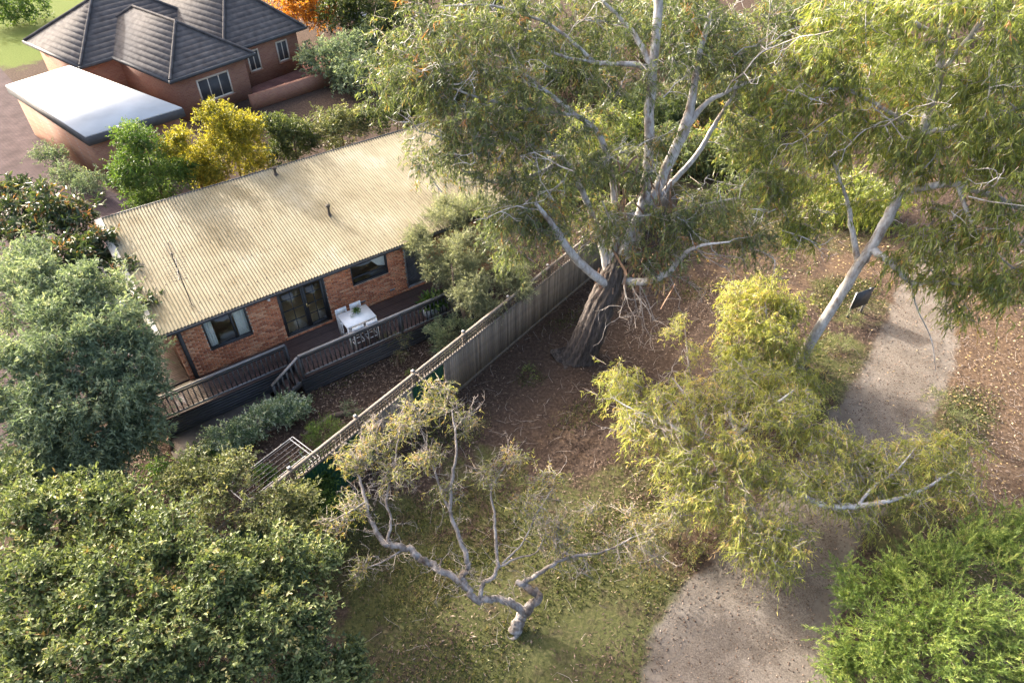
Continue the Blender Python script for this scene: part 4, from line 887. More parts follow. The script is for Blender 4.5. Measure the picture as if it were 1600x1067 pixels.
blobs = bl_y((1260, 210, 19.4, 1.3, 1, 30), (1330, 170, 19.3, 1.4, .9, 34), (1300, 290, 20, 1.2, 1, 18), (1380, 230, 20, 1.2, 1, 20), (1230, 300, 19.4, .9, 1, 16), (1270, 360, 18.8, .7, 1, 14), (1240, 130, 20, 1.2, .9, 18), (1300, 60, 20, 1.4, .8, 24), (1380, 40, 19.6, 1.4, .8, 30), (1400, 110, 20.3, 1.2, .9, 18), (1450, 180, 20.3, 1.2, .9, 18), (1520, 120, 18.8, 1.3, .9, 24),
             (1570, 60, 18.2, 1.5, .9, 30), (1590, 180, 17.6, 1.3, .9, 28), (1530, 230, 17.8, 1.2, .9, 24), (1460, 250, 19.2, 1.0, .9, 14), (1590, 270, 16.8, 1.1, .9, 20), (1560, 350, 16.5, 1.1, .9, 26), (1500, 370, 16.8, 1.0, .9, 22), (1450, 360, 17.2, .8, .9, 14), (1590, 430, 16.2, .9, .9, 20),
             (1530, 440, 16.4, .8, .8, 16), (1470, 430, 16.8, .7, .8, 12), (1410, 400, 17.4, .5, .9, 7), (1490, 490, 16.2, .45, .9, 6), (1400, 310, 20, .8, .9, 8), (1340, 320, 20, .8, .9, 8), (1500, 10, 19, 1.6, .7, 22), (1435, 215, 18.1, .75, .9, 9), (1415, 275, 17.9, .5, .9, 6), (1450, 150, 18.6, .7, .9, 7), (1380, 200, 18.6, .8, .9, 9))
rgum = plant('gum_tree', 'smooth white leaning gum beside the path with long drooping leaves', 'tree', B1, limbs, blobs, 'gum_leaf2', 'gum_bark',
      dict(rc=.52, K=9, nl=13, L=.23, W=.028, droop=1.0, spread=.38, tone=.45, out=.4, sag=.6), 23, 'gum trees in the park', thick=.020, maxr=.10, twigfrac=.5)

bare_branches(rgum, B1, blobs, 45, 305)
# --- small twisted gum in the foreground
B2 = P(804, 987)
def tw(*q): return [(P(a, b, c), d * .74) for a, b, c, d in q]
limbs = [tw((801, 993, -.12, .27), (805, 984, .05, .235), (812, 970, .27, .21), (822, 955, .5, .19), (832, 944, .75, .16), (843, 930, 1.0, .14), (822, 916, 1.15, .13), (806, 906, 1.2, .10)),
         tw((822, 957, .5, .16), (800, 941, .8, .14), (772, 934, 1.0, .13), (745, 938, 1.1, .13), (727, 913, 1.4, .12), (685, 890, 1.7, .12), (658, 872, 1.9, .13), (635, 856, 2.1, .12), (603, 849, 2.3, .11), (582, 818, 2.6, .08), (571, 785, 2.9, .065), (560, 740, 3.2, .05), (547, 700, 3.5, .03)),
         tw((727, 913, 1.4, .11), (724, 895, 1.6, .10), (731, 881, 1.75, .10), (717, 836, 2.3, .08), (704, 799, 2.7, .07), (706, 753, 3.2, .06), (713, 694, 3.8, .045), (706, 640, 4.2, .03)),
         tw((704, 799, 2.7, .055), (688, 763, 3.0, .045), (672, 715, 3.5, .03), (655, 660, 3.9, .02)),
         tw((752, 934, 1.1, .09), (754, 913, 1.35, .08), (776, 890, 1.6, .07), (774, 836, 2.1, .055), (772, 795, 2.4, .045), (768, 763, 2.7, .035), (795, 717, 3.1, .02)),
         tw((768, 763, 2.7, .03), (745, 735, 3.0, .02), (725, 725, 3.1, .012)),
         tw((777, 888, 1.6, .045), (806, 872, 1.75, .035), (836, 864, 1.85, .025), (850, 840, 2.0, .015)),
         tw((785, 880, 1.65, .04), (815, 850, 1.95, .03), (840, 800, 2.4, .022), (865, 760, 2.7, .014)),
         tw((818, 908, 1.2, .085), (845, 895, 1.35, .08), (868, 879, 1.5, .07), (900, 868, 1.6, .055), (937, 863, 1.65, .045), (965, 852, 1.7, .03), (991, 838, 1.75, .015), (1020, 830, 1.8, .008)),
         tw((603, 849, 2.3, .06), (612, 815, 2.6, .05), (603, 781, 2.9, .045), (615, 735, 3.3, .035), (621, 694, 3.6, .03), (631, 645, 4.0, .02)),
         tw((571, 785, 2.9, .04), (545, 800, 2.9, .03), (515, 815, 2.8, .018)),
         tw((635, 856, 2.1, .04), (590, 880, 2.0, .025), (560, 890, 1.9, .012)),
         tw((606, 905, 1.2, .02), (686, 888, 1.75, .04), (690, 872, 1.95, .03))[1:]]
blobs = bl_z((690, 625, 4.2, .55, .7, 20), (640, 650, 4.0, .5, .7, 16), (585, 690, 3.6, .5, .6, 18), (550, 720, 3.4, .5, .6, 18), (620, 740, 3.3, .5, .6, 16), (670, 720, 3.5, .45, .7, 12), (730, 660, 3.8, .4, .6, 9), (760, 740, 3.0, .4, .6, 9), (800, 715, 3.1, .25, .6, 6),
             (700, 770, 3.0, .3, .8, 8), (560, 790, 2.8, .35, .6, 9), (530, 810, 2.7, .3, .6, 8), (565, 885, 1.9, .25, .6, 7), (830, 790, 2.4, .5, .5, 12), (850, 750, 2.6, .4, .5, 9), (870, 830, 2.0, .5, .4, 12), (900, 880, 1.5, .35, .5, 7), (1000, 820, 1.7, .5, .4, 12), (1060, 800, 1.8, .45, .4, 12), (960, 850, 1.5, .4, .4, 8), (1020, 860, 1.3, .4, .4, 8), (930, 800, 1.9, .3, .5, 5))
twg = plant('gum_tree', 'small twisted bare-limbed gum standing in the patchy grass', 'tree', B2, limbs, blobs, 'sparse_leaf', 'twist_bark',
            dict(rc=.36, K=7, nl=8, L=.13, W=.020, droop=.6, spread=.55, tone=.5, out=.3, sag=.3), 31, 'gum trees in the park', thick=.012, maxr=.035, twigfrac=1.0, bend=.35, jitter=.32)
cl = blob_pts(blobs, 31); r = np.random.default_rng(77); sel = cl[r.choice(len(cl), 170)]
nds = np.concatenate([catmull([q[0] for q in lb], 6) for lb in limbs[1:]]); sel = np.vstack([sel, nds[r.choice(len(nds), 110)]])
V, F = twigs(sel, unit(r.normal(0, 1, (len(sel), 3)) + [0, 0, .2]), r.uniform(.35, .7, len(sel)), .010, 6, 2)
link('dead_branch', np_mesh('dead_branch', V - B2, F), M['dead_twig'], twg)['kind'] = 'stuff'

# --- yellow-green gum sprawling over the path
B3 = P(1185, 835)
limbs = [limz((1185, 838, -.1, .13), (1172, 800, .7, .12), (1160, 760, 1.4, .11), (1158, 720, 2.0, .10), (1150, 680, 2.6, .08), (1140, 640, 3.0, .05)),
         limz((1160, 760, 1.4, .09), (1200, 755, 1.8, .09), (1240, 768, 2.0, .09), (1290, 790, 2.0, .085), (1340, 790, 2.05, .075), (1390, 782, 2.1, .06), (1440, 765, 2.2, .045), (1490, 735, 2.4, .025)),
         limz((1340, 790, 2.05, .05), (1365, 760, 2.3, .035), (1400, 735, 2.5, .025), (1430, 700, 2.7, .015)),
         limz((1158, 720, 2.0, .08), (1100, 690, 2.5, .06), (1040, 660, 2.9, .045), (990, 640, 3.1, .03), (955, 620, 3.2, .015)),
         limz((1150, 680, 2.6, .06), (1200, 640, 3.0, .045), (1240, 610, 3.2, .03)),
         limz((1165, 770, 1.2, .06), (1190, 820, 1.5, .045), (1210, 860, 1.6, .03)),
         limz((1100, 690, 2.5, .05), (1080, 630, 2.9, .03), (1050, 590, 3.2, .015))]
blobs = bl_z((975, 600, 3.2, .55, .6, 22), (1000, 660, 3.0, .65, .6, 26), (1060, 640, 3.1, .8, .6, 34), (1070, 715, 2.6, .8, .6, 34), (1140, 620, 3.2, .8, .6, 30), (1150, 700, 2.9, .8, .6, 34), (1220, 650, 3.1, .8, .6, 34), (1130, 780, 2.2, .7, .6, 28), (1220, 740, 2.5, .8, .6, 34), (1290, 690, 2.7, .7, .6, 26), (1300, 760, 2.3, .6, .5, 20),
             (1180, 840, 1.8, .7, .6, 28), (1240, 830, 1.8, .55, .6, 18), (1215, 880, 1.5, .4, .6, 12), (1370, 720, 2.5, .7, .6, 28), (1400, 765, 2.2, .65, .5, 24), (1450, 710, 2.5, .65, .6, 24), (1490, 755, 2.2, .5, .6, 18), (1500, 700, 2.5, .45, .6, 12), (1345, 790, 1.9, .5, .5, 12), (1080, 770, 2.2, .5, .5, 14), (1170, 585, 2.6, .6, .7, 16), (1215, 600, 2.4, .6, .7, 16), (1250, 640, 2.4, .6, .7, 14))
blobs = [(c, tuple(np.array(q) * 1.18), int(n_ * 1.35)) for c, q, n_ in blobs]
ylw = plant('gum_tree', 'low spreading yellow-green gum overhanging the gravel path', 'tree', B3, limbs, blobs, 'yellow_leaf', 'gum_bark',
            dict(rc=.52, K=7, nl=13, L=.18, W=.020, droop=1.0, spread=.5, tone=.5, out=.3, sag=.6), 41, 'gum trees in the park', thick=.012, maxr=.05, twigfrac=.5)
r = np.random.default_rng(5); sel = np.array([P(r.uniform(960, 1180), r.uniform(575, 680), 3.3) for _ in range(60)])
V, F = twigs(sel, unit(r.normal(0, 1, (60, 3)) + [-.3, -.2, .2]), r.uniform(.4, .9, 60), .012, 8, 1)
link('dead_branch', np_mesh('dead_branch', V - B3, F), M['dead_twig'], ylw)['kind'] = 'stuff'
# --- young bushy gum between the two big trunks
B4 = P(1205, 590)
plant('young_gum_tree', 'young bushy yellow-green gum left of the leaning white trunk', 'tree', B4,
      [limz((1205, 590, 0, .09), (1205, 550, .9, .07), (1200, 510, 1.8, .05), (1195, 470, 2.6, .02)), limz((1205, 550, .9, .05), (1160, 520, 1.6, .03), (1140, 500, 2.0, .015)), limz((1205, 540, 1, .05), (1240, 510, 1.8, .03), (1250, 480, 2.3, .015))],
      bl_z((1190, 455, 2.6, .8, .7, 26), (1230, 480, 2.4, .7, .7, 24), (1160, 500, 2.2, .7, .7, 24), (1200, 520, 2.0, .8, .7, 28), (1235, 550, 1.5, .7, .7, 22), (1180, 570, 1.3, .7, .8, 24), (1150, 460, 2.4, .5, .7, 14), (1220, 600, 1.2, .8, .8, 26), (1150, 550, 1.5, .6, .8, 18), (1260, 590, 1.0, .6, .8, 16)),
      'yellow_leaf', 'gum_bark', dict(rc=.48, K=9, nl=15, L=.18, W=.022, droop=.9, spread=.5, tone=.52, out=.4, sag=.5), 43, 'gum trees in the park', twigfrac=.3)
plant('sapling', 'thin yellowing sapling with bare twigs right of the great trunk', 'sapling', P(1085, 640),
      [limz((1085, 640, 0, .04), (1078, 590, .7, .03), (1072, 530, 1.5, .02), (1068, 495, 2.0, .01))], bl_z((1065, 510, 1.8, .35, .9, 10), (1080, 550, 1.3, .4, .9, 12), (1045, 520, 1.6, .2, .9, 5), (1065, 590, .8, .35, .8, 10)),
      'yellow_leaf', 'dead_twig', dict(rc=.32, K=6, nl=8, L=.13, W=.022, droop=.6, spread=.5, tone=.55, out=.5), 47, twigfrac=1.0)

# --- left: grey-green tree, loquat, broad-leaf tree, olive shrub
B5 = P(110, 745)
plant('grey_green_tree', 'dense rounded grey-green tree left of the deck', 'tree', B5, [[(B5, .2), (B5 + [0, .3, 1.6], .17), (B5 + [.2, .6, 3.0], .12), (B5 + [0, .8, 4.2], .05)], [(B5 + [0, .3, 1.6], .12), (B5 + [-1, .6, 3], .06)], [(B5 + [0, .3, 1.6], .12), (B5 + [1.1, .3, 2.8], .06)]],
      bl_z((130, 470, 4.6, 1.3, .7, 46), (50, 470, 4.5, 1.3, .7, 44), (180, 540, 4.0, 1.2, .8, 44), (80, 560, 4.2, 1.4, .8, 50), (190, 610, 3.2, 1.0, .8, 34), (110, 650, 3.2, 1.3, .8, 46), (20, 620, 3.6, 1.3, .8, 36), (200, 670, 2.3, .8, .8, 30), (90, 720, 2.2, 1.1, .8, 40), (20, 740, 2.2, 1.0, .8, 26), (150, 720, 2.0, .8, .8, 24), (40, 410, 4.6, .9, .7, 22)),
      'grey_leaf', 'brown_bark', dict(rc=.48, K=18, nl=15, L=.145, W=.042, droop=.15, up=.5, spread=.6, flat=.8, tone=.5, out=.9, sag=.1), 51, twigfrac=.1)
B6 = P(95, 480)
plant('loquat_tree', 'dark glossy-leaved loquat tree between driveway and cream roof', 'tree', B6, [[(B6, .18), (B6 + [0, .2, 1.5], .15), (B6 + [.2, .2, 3.0], .08), (B6 + [.2, .2, 4.0], .04)]],
      bl_z((60, 320, 4.4, 1.0, .6, 30), (20, 360, 4.3, 1.0, .7, 26), (100, 340, 4.4, 1.0, .7, 30), (150, 385, 4.0, .8, .7, 24), (190, 430, 3.6, .6, .7, 16), (225, 475, 3.4, .45, .6, 12), (110, 400, 4.2, 1.0, .7, 22), (30, 300, 4.2, .8, .6, 14)),
      'loquat_leaf', 'brown_bark', dict(rc=.42, K=6, nl=9, L=.24, W=.075, droop=.25, up=.3, spread=.6, broad=True, flat=1.2, tone=.5, out=.8, sag=.15), 53, twigfrac=.2)
B7 = P(160, 1010)
plant('broad_leaf_tree', 'large broad-leaved green tree filling the near left corner', 'tree', B7, [[(B7, .2), (B7 + [0, .2, 1.5], .18), (B7 + [.3, .5, 3.0], .12), (B7 + [.3, .6, 4.2], .06)], [(B7 + [0, .2, 1.5], .12), (B7 + [1.6, .3, 3], .06), (B7 + [2.6, .2, 3.6], .03)], [(B7 + [0, .2, 1.5], .12), (B7 + [-1.2, .6, 3.4], .06)]],
      bl_z((60, 800, 4.3, .9, .6, 44), (170, 800, 4.3, .9, .6, 44), (250, 850, 4.4, .9, .6, 44), (60, 900, 4.4, 1.0, .6, 48), (160, 930, 4.5, 1.0, .6, 48), (330, 900, 4.2, .9, .6, 44), (420, 880, 3.8, .8, .6, 38), (40, 1010, 4.3, 1.0, .6, 44), (250, 980, 4.3, 1.0, .6, 48), (380, 980, 3.9, .9, .6, 44), (470, 960, 3.4, .7, .7, 32), (480, 880, 3.2, .6, .7, 20),
           (150, 1060, 4.2, 1.0, .6, 40), (320, 1060, 3.8, 1.0, .6, 40), (470, 1050, 3.0, .8, .7, 34), (540, 1040, 2.3, .5, .8, 18), (20, 760, 4.0, .6, .6, 14), (110, 770, 4.2, .35, .6, 8), (100, 880, 2.8, 1.6, .3, 30), (300, 950, 2.6, 1.6, .3, 30), (60, 1010, 2.6, 1.6, .3, 30), (120, 840, 2.5, 1.2, .3, 20)),
      'broad_leaf', 'brown_bark', dict(rc=.38, K=13, nl=10, L=.105, W=.046, droop=.05, up=.5, spread=.6, broad=True, flat=1.0, tone=.45, out=.8, sag=.1), 55, twigfrac=.35, shell=.6)
B8 = P(370, 850)
plant('olive_shrub', 'tall olive-yellow leafy shrub in front of the clothesline', 'shrub', B8, [[(B8, .1), (B8 + [0, .2, 1.2], .08), (B8 + [.1, .4, 2.4], .03)]],
      bl_z((300, 740, 3.0, .6, .6, 26), (360, 740, 3.0, .7, .6, 32), (330, 790, 2.8, .7, .6, 28), (410, 790, 2.7, .7, .6, 30), (470, 770, 2.4, .5, .6, 18), (450, 830, 2.3, .6, .7, 22), (500, 830, 2.0, .4, .8, 10)),
      'olive_leaf', 'brown_bark', dict(rc=.34, K=10, nl=11, L=.085, W=.030, droop=.1, up=.4, spread=.6, broad=True, flat=.8, tone=.5, out=.8, sag=.15), 57, twigfrac=.4)
# --- bottom right feathery wattle
B9 = P(1480, 1010)
plant('feathery_wattle', 'bright green feathery wattle in the near right corner', 'shrub', B9, [[(B9, .1), (B9 + [0, .2, .9], .08), (B9 + [.1, .4, 1.9], .03)], [(B9 + [0, .2, .6], .06), (B9 + [-1.2, .0, 1.3], .02)], [(B9 + [0, .2, .6], .06), (B9 + [1.2, .6, 1.7], .02)]],
      bl_z((1330, 920, 1.3, .55, .6, 20), (1400, 910, 1.5, .6, .6, 24), (1470, 880, 1.7, .7, .6, 28), (1540, 850, 1.9, .7, .6, 30), (1590, 890, 1.9, .7, .6, 26), (1330, 1010, 1.1, .6, .6, 24), (1400, 980, 1.6, .7, .6, 30), (1480, 960, 1.9, .8, .6, 34), (1560, 970, 1.9, .8, .6, 32), (1310, 1060, .9, .5, .6, 16), (1400, 1050, 1.4, .7, .6, 28), (1500, 1040, 1.8, .8, .6, 32), (1590, 1050, 1.8, .7, .6, 26), (1590, 820, 1.9, .5, .6, 14)),
      'bright_leaf', 'brown_bark', dict(rc=.42, K=12, nl=26, L=.10, W=.014, droop=-.05, up=.9, spread=.35, flat=.5, tone=.5, out=.8, sag=.15, follow=.9), 59, twigfrac=.3)
# --- bottlebrush by the fence
B10 = F2W(1.9, 1.5)
plant('bottlebrush', 'pale fine-leaved bottlebrush spilling over the lattice fence', 'shrub', B10, [[(B10, .12), (B10 + [0, .1, 1.2], .1), (B10 + [-.3, .3, 2.4], .06), (B10 + [-.4, .4, 3.4], .03)], [(B10 + [0, .1, .9], .08), (B10 + [.9, .9, 2.2], .05), (B10 + [1.3, 1.3, 2.9], .03)]],
      bl_z((700, 340, 3.4, .8, .8, 32), (665, 380, 3.2, .6, .8, 24), (740, 330, 3.4, .8, .7, 26), (720, 400, 3.0, .8, .8, 34), (780, 350, 3.2, .7, .7, 20), (740, 450, 2.4, .7, .8, 32), (790, 430, 2.5, .6, .7, 26), (690, 420, 2.6, .5, .8, 18), (760, 475, 2.0, .45, .8, 14), (810, 450, 2.3, .35, .7, 10), (690, 290, 3.4, .5, .7, 12), (750, 380, 2.8, .9, .7, 26), (680, 350, 2.8, .6, .8, 16), (720, 440, 1.9, .7, .8, 18)),
      'needle_leaf', 'brown_bark', dict(rc=.42, K=26, nl=24, L=.10, W=.013, droop=-.1, up=.5, spread=.45, tone=.5, out=1.2, sag=.1), 61, twigfrac=.15)

# --- garden shrubs between deck and fence
def shrub(name, label, px, blobs, leaf, f, seed, cat='shrub', group=None, bark='brown_bark', tf=.1):
    b_ = P(*px); h_ = max(q[0][2] for q in blobs)
    return plant(name, label, cat, b_, [[(b_, .05), (b_ + [0, .05, h_ * .45], .04), (b_ + [.05, .1, h_ * .8], .015)]], blobs, leaf, bark, f, seed, group, 'stem', twigfrac=tf)
fine = dict(rc=.26, K=14, nl=14, L=.06, W=.014, droop=-.1, up=.5, spread=.5, tone=.5, out=1.1, sag=.05)
shrub('round_shrub', 'rounded grey-green shrub between deck and lattice fence', (700, 560), bl_z((685, 520, .9, .55, .8, 34), (715, 510, 1.0, .55, .8, 34), (700, 540, .6, .6, .8, 34), (735, 520, .7, .45, .8, 20)), 'grey_leaf', fine, 63)
shrub('wispy_shrub', 'wispy olive shrub against the dark deck skirting', (622, 575), bl_z((605, 530, .8, .3, .8, 8), (630, 535, .8, .3, .8, 8), (620, 555, .5, .3, .8, 8)), 'olive_leaf', dict(fine, K=7, nl=9, rc=.24, W=.012), 64, tf=.6)
hb = [(H2W(t, -3.15 - .12 * math.sin(t * 3), .55), (.50, .50, .42), 24) for t in np.linspace(-.1, 2.5, 7)]
shrub('clipped_hedge', 'low clipped variegated hedge along the garden slab', (405, 690), hb, 'varieg_leaf', dict(fine, L=.065, W=.03, nl=10, broad=True, flat=.6), 65, 'hedge')
shrub('green_shrub', 'soft mid-green shrub above the clothesline corner', (505, 705), bl_z((490, 675, .6, .35, .8, 12), (515, 672, .6, .35, .8, 12), (505, 695, .4, .35, .8, 10)), 'green_leaf', dict(fine, W=.01, tone=.7), 66)
shrub('silver_shrub', 'small silvery shrub by the fence in the mulch bed', (555, 655), bl_z((545, 640, .45, .3, .7, 8), (565, 648, .4, .25, .7, 6)), 'grey_leaf', dict(fine, K=9, nl=9), 67)
shrub('mulch_plant', 'tiny bright green plant low in the mulch bed by the fence', (640, 590), bl_z((640, 585, .15, .15, .7, 4)), 'bright_leaf', dict(fine, K=6, nl=8, rc=.15), 68)
shrub('fence_foot_shrub', 'dark green bush at the park foot of the fence by the olive shrub', (505, 830), bl_z((500, 790, .9, .6, .8, 30), (490, 760, 1.2, .5, .8, 22), (535, 790, .7, .4, .8, 16), (480, 830, .8, .5, .8, 18)), 'green_leaf', dict(rc=.3, K=12, nl=10, L=.08, W=.035, broad=True, droop=.0, up=.4, spread=.6, flat=.8, tone=.45), 69)
shrub('ground_cover', 'low dark green ground cover between grey-green tree and slab', (285, 745), bl_z((250, 735, .4, .5, .6, 16), (300, 720, .4, .5, .6, 16), (270, 760, .5, .6, .6, 16), (330, 720, .35, .4, .6, 10), (200, 780, .8, .7, .6, 16), (420, 740, .5, .5, .7, 14), (470, 740, .6, .5, .7, 14)), 'green_leaf', dict(rc=.3, K=10, nl=10, L=.07, W=.03, broad=True, up=.4, flat=.8, tone=.35), 70)
shrub('grass_tuft', 'small bright tuft growing in bare earth beside the great trunk', (830, 592), bl_z((828, 588, .08, .35, .3, 8)), 'bright_leaf', dict(fine, K=6, nl=6, rc=.14), 71, 'plant')
shrub('low_scrub', 'twiggy grey-green scrub in the litter below the spreading gum', (1060, 850), bl_z((1020, 820, .6, .45, .5, 12), (1060, 810, .6, .45, .5, 12), (1080, 850, .4, .4, .5, 10), (1110, 820, .5, .4, .5, 8)), 'sparse_leaf', dict(rc=.3, K=7, nl=7, L=.11, W=.018, droop=.2, spread=.6), 72, tf=1.0)
shrub('verge_scrub', 'loose green scrub on the right edge of the path', (1475, 650), bl_z((1470, 625, .3, .5, .5, 14), (1490, 650, .3, .5, .5, 14), (1450, 670, .25, .5, .5, 12)), 'olive_leaf', dict(rc=.28, K=6, nl=9, L=.12, W=.012, droop=-.2, up=.8, spread=.4), 73)
shrub('path_scrub', 'loose dry scrub left of the path below the leaning trunk', (1290, 590), bl_z((1280, 570, .4, .6, .5, 16), (1310, 540, .35, .6, .5, 16), (1300, 610, .35, .5, .5, 12), (1330, 500, .4, .5, .5, 10)), 'olive_leaf', dict(rc=.28, K=6, nl=9, L=.12, W=.012, droop=-.1, up=.8, spread=.4), 74)

# --- hedge shrubs behind the cream roof
hd = dict(rc=.42, K=12, nl=11, L=.11, W=.045, droop=.05, up=.4, spread=.6, broad=False, flat=.8, tone=.5, out=.8)
for i, (nm, lab, px, bz, leaf) in enumerate((
        ('rear_shrub', 'dark green rounded shrub beside the pink driveway', (225, 330), ((215, 225, 2.6, .9, .9, 30), (205, 270, 1.8, .9, .9, 34), (250, 270, 1.8, 1.0, .9, 34), (230, 310, .9, .9, .8, 24), (280, 265, 1.8, .7, .9, 20)), 'green_leaf'),
        ('rear_shrub', 'small yellow-green shrub between dark shrub and golden shrub', (300, 300), ((275, 225, 2.2, .7, .9, 20), (300, 255, 1.8, .8, .9, 24), (320, 275, 1.2, .7, .9, 18)), 'gold_leaf'),
        ('rear_shrub', 'tall golden-yellow shrub behind the cream roof', (365, 275), ((345, 190, 2.8, .9, .9, 32), (380, 205, 2.6, .9, .9, 30), (350, 230, 2.0, 1.0, .9, 34), (390, 245, 1.6, .9, .9, 26), (335, 265, 1.2, .8, .9, 18)), 'gold_leaf'),
        ('rear_shrub', 'dark leafy shrub right of the golden shrub', (450, 260), ((435, 200, 2.2, .9, .9, 26), (460, 210, 2.0, .9, .9, 26), (440, 240, 1.4, .9, .9, 22), (480, 220, 1.5, .7, .9, 16)), 'dark_leaf'),
        ('rear_shrub', 'light green hedge shrub behind the roof, right of the dark leafy shrub', (530, 235), ((510, 195, 1.9, .9, .8, 26), (545, 190, 1.9, .9, .8, 26), (530, 215, 1.2, .9, .8, 20)), 'olive_leaf'),
        ('rear_shrub', 'brownish twiggy hedge shrub behind the roof near the great gum', (600, 215), ((585, 185, 1.8, .9, .8, 22), (620, 175, 1.9, .9, .8, 22), (640, 180, 1.5, .9, .8, 18)), 'dark_leaf'),
        ('driveway_shrub', 'grey-green shrub at the foot of the garage wall', (95, 275), ((80, 245, 1.0, .7, .8, 20), (105, 270, .9, .7, .8, 20), (140, 285, .9, .7, .8, 18)), 'grey_leaf'),
        ('terrace_shrub', 'soft grey-green shrub at the end of the low terrace wall', (530, 130), ((500, 90, 1.6, 1.2, .9, 26), (535, 95, 1.6, 1.3, .9, 28), (560, 120, 1.2, 1.2, .9, 24), (555, 75, 1.8, 1.2, .9, 20)), 'grey_leaf'),
        ('autumn_tree', 'orange autumn tree behind the neighbour house', (480, 42), ((455, 0, 3.2, 1.8, .9, 40), (490, 0, 3.2, 1.8, .9, 40), (510, 10, 2.6, 1.3, .9, 24)), 'orange_leaf'),
        ('dark_conifer', 'dark evergreen tree at the top edge beside the orange tree', (585, 60), ((560, 10, 3.4, 2.2, 1, 50), (600, 20, 3.2, 2.2, 1, 50), (540, 0, 3.6, 1.8, 1, 34), (610, 55, 2.0, 1.6, 1, 30), (650, -10, 4, 2.5, 1, 40)), 'dark_leaf'),
        ('lawn_shrub', 'bushy green shrub on the far lawn at the left edge', (20, 30), ((0, 10, 1.4, 1.8, .7, 30), (40, 5, 1.4, 1.5, .7, 24)), 'green_leaf'))):
    far = i >= 7
    b_ = P(*px); B_ = bl_z(*bz)
    if nm == 'rear_shrub':
        def PV(x_, y_, v_): d_ = ray(x_, y_); return CC + d_ * (((HO - CC) @ HV + v_) / (d_ @ HV))
        B_ = [(PV(a_, c_, 8.25 + .2 * (k_ % 2)), (r_ * .85, r_ * .85, r_ * .85 * q_), int(n_ * 1.25)) for k_, (a_, c_, z_, r_, q_, n_) in enumerate(bz)]
        um = np.mean([(q[0] - HO) @ HU for q in B_]); b_ = H2W(um, 8.2); B_.append((H2W(um, 8.2, 1.8), (.9, .6, 1.4), 22))
    top = max(q[0][2] for q in B_)
    plant(nm, lab, 'tree' if nm in ('autumn_tree', 'dark_conifer') else 'shrub', b_, [[(b_, .09), (b_ + [0, .05, top * .5], .07), (b_ + [.05, .1, top * .9], .02)]], B_, leaf, 'brown_bark',
          dict(hd, rc=.7, L=.2, W=.085, K=11) if far else hd, 80 + i, 'hedge shrubs behind the house' if nm == 'rear_shrub' else None, twigfrac=.1)

# --- trees and scrub further back in the park (each one its own)
bgd = dict(rc=.75, K=10, nl=11, L=.26, W=.055, droop=.6, spread=.5, tone=.42, out=.6, sag=.4)
for i, (px, py, hgt, rad, leaf, lab) in enumerate((
        (690, 150, 3.0, 2.2, 'dark_leaf', 'dark scrubby tree behind the left side of the great gum'),
        (800, 200, 2.4, 2.0, 'gum_leaf', 'low green scrub tree seen through the great gum, left of its stems'),
        (900, 150, 3.4, 2.4, 'dark_leaf', 'dark green tree behind the stems of the great gum'),
        (1000, 90, 4.0, 2.6, 'gum_leaf', 'mid-green tree behind the tallest white stem of the great gum'),
        (1100, 110, 3.6, 2.4, 'dark_leaf', 'dark tree between the two big gums'),
        (1180, 190, 2.8, 2.0, 'gum_leaf2', 'low yellow-green tree between the two big gums'),
        (1250, 90, 5.0, 2.8, 'gum_leaf', 'tall green tree behind the crown of the leaning gum'),
        (1400, 180, 4.2, 2.8, 'gum_leaf2', 'yellowish tree behind the leaning gum at the right'),
        (1520, 250, 4.5, 2.6, 'gum_leaf', 'green tree behind the hanging leaves at the right edge'),
        (1600, 150, 6.0, 3.0, 'gum_leaf', 'tall green tree at the top right edge'),
        (1480, 60, 6.0, 3.2, 'dark_leaf', 'dark tall tree at the top right behind the white stem'),
        (760, 60, 4.5, 2.6, 'dark_leaf', 'dark tree behind the upper left crown of the great gum'),
        (1065, 265, 2.2, 1.6, 'gum_leaf', 'green scrub right behind the white stems of the great gum'),
        (1095, 195, 3.0, 2.2, 'olive_leaf', 'olive tree seen between the two rightmost stems of the great gum'),
        (1140, 265, 2.2, 1.8, 'gum_leaf2', 'yellow-green scrub right of the thin slanting stem of the great gum'),
        (1010, 210, 2.6, 2.0, 'dark_leaf', 'dark scrub left of the forked white stem of the great gum'),
        (940, 250, 2.4, 1.8, 'gum_leaf2', 'yellow-green scrub behind the great gum above the fence end'),
        (1050, 60, 4.5, 2.8, 'gum_leaf', 'green tree at the top edge right of the tallest stem'),
        (1330, 120, 5.0, 2.8, 'gum_leaf2', 'yellow-green tree behind the upper left of the leaning gum'),
        (980, 290, 1.6, 1.5, 'olive_leaf', 'olive scrub on the ground behind the great trunk'),
        (870, 300, 1.8, 1.6, 'gum_leaf', 'green scrub behind the fence end below the great gum'),
        (1330, 340, 1.6, 1.6, 'gum_leaf2', 'yellow-green scrub behind the leaning white trunk'))):
    b_ = P(px, py); r = np.random.default_rng(200 + i)
    B_ = [(b_ + [0, 0, hgt * .65], (rad, rad, hgt * .42), int(26 * rad)), (b_ + [rad * .5, -.3, hgt * .5], (rad * .7, rad * .7, hgt * .35), int(12 * rad)), (b_ + [-rad * .5, .2, hgt * .55], (rad * .7, rad * .7, hgt * .35), int(12 * rad))]
    plant('scrub_tree' if hgt < 3 else 'park_tree', lab, 'tree', b_, [[(b_, .03 * hgt + .03), (b_ + [.1, 0, hgt * .4], .02 * hgt + .02), (b_ + [.2, .1, hgt * .85], .02)]], B_, leaf, 'gum_bark', bgd, 200 + i, 'trees further back in the park', twigfrac=.15)

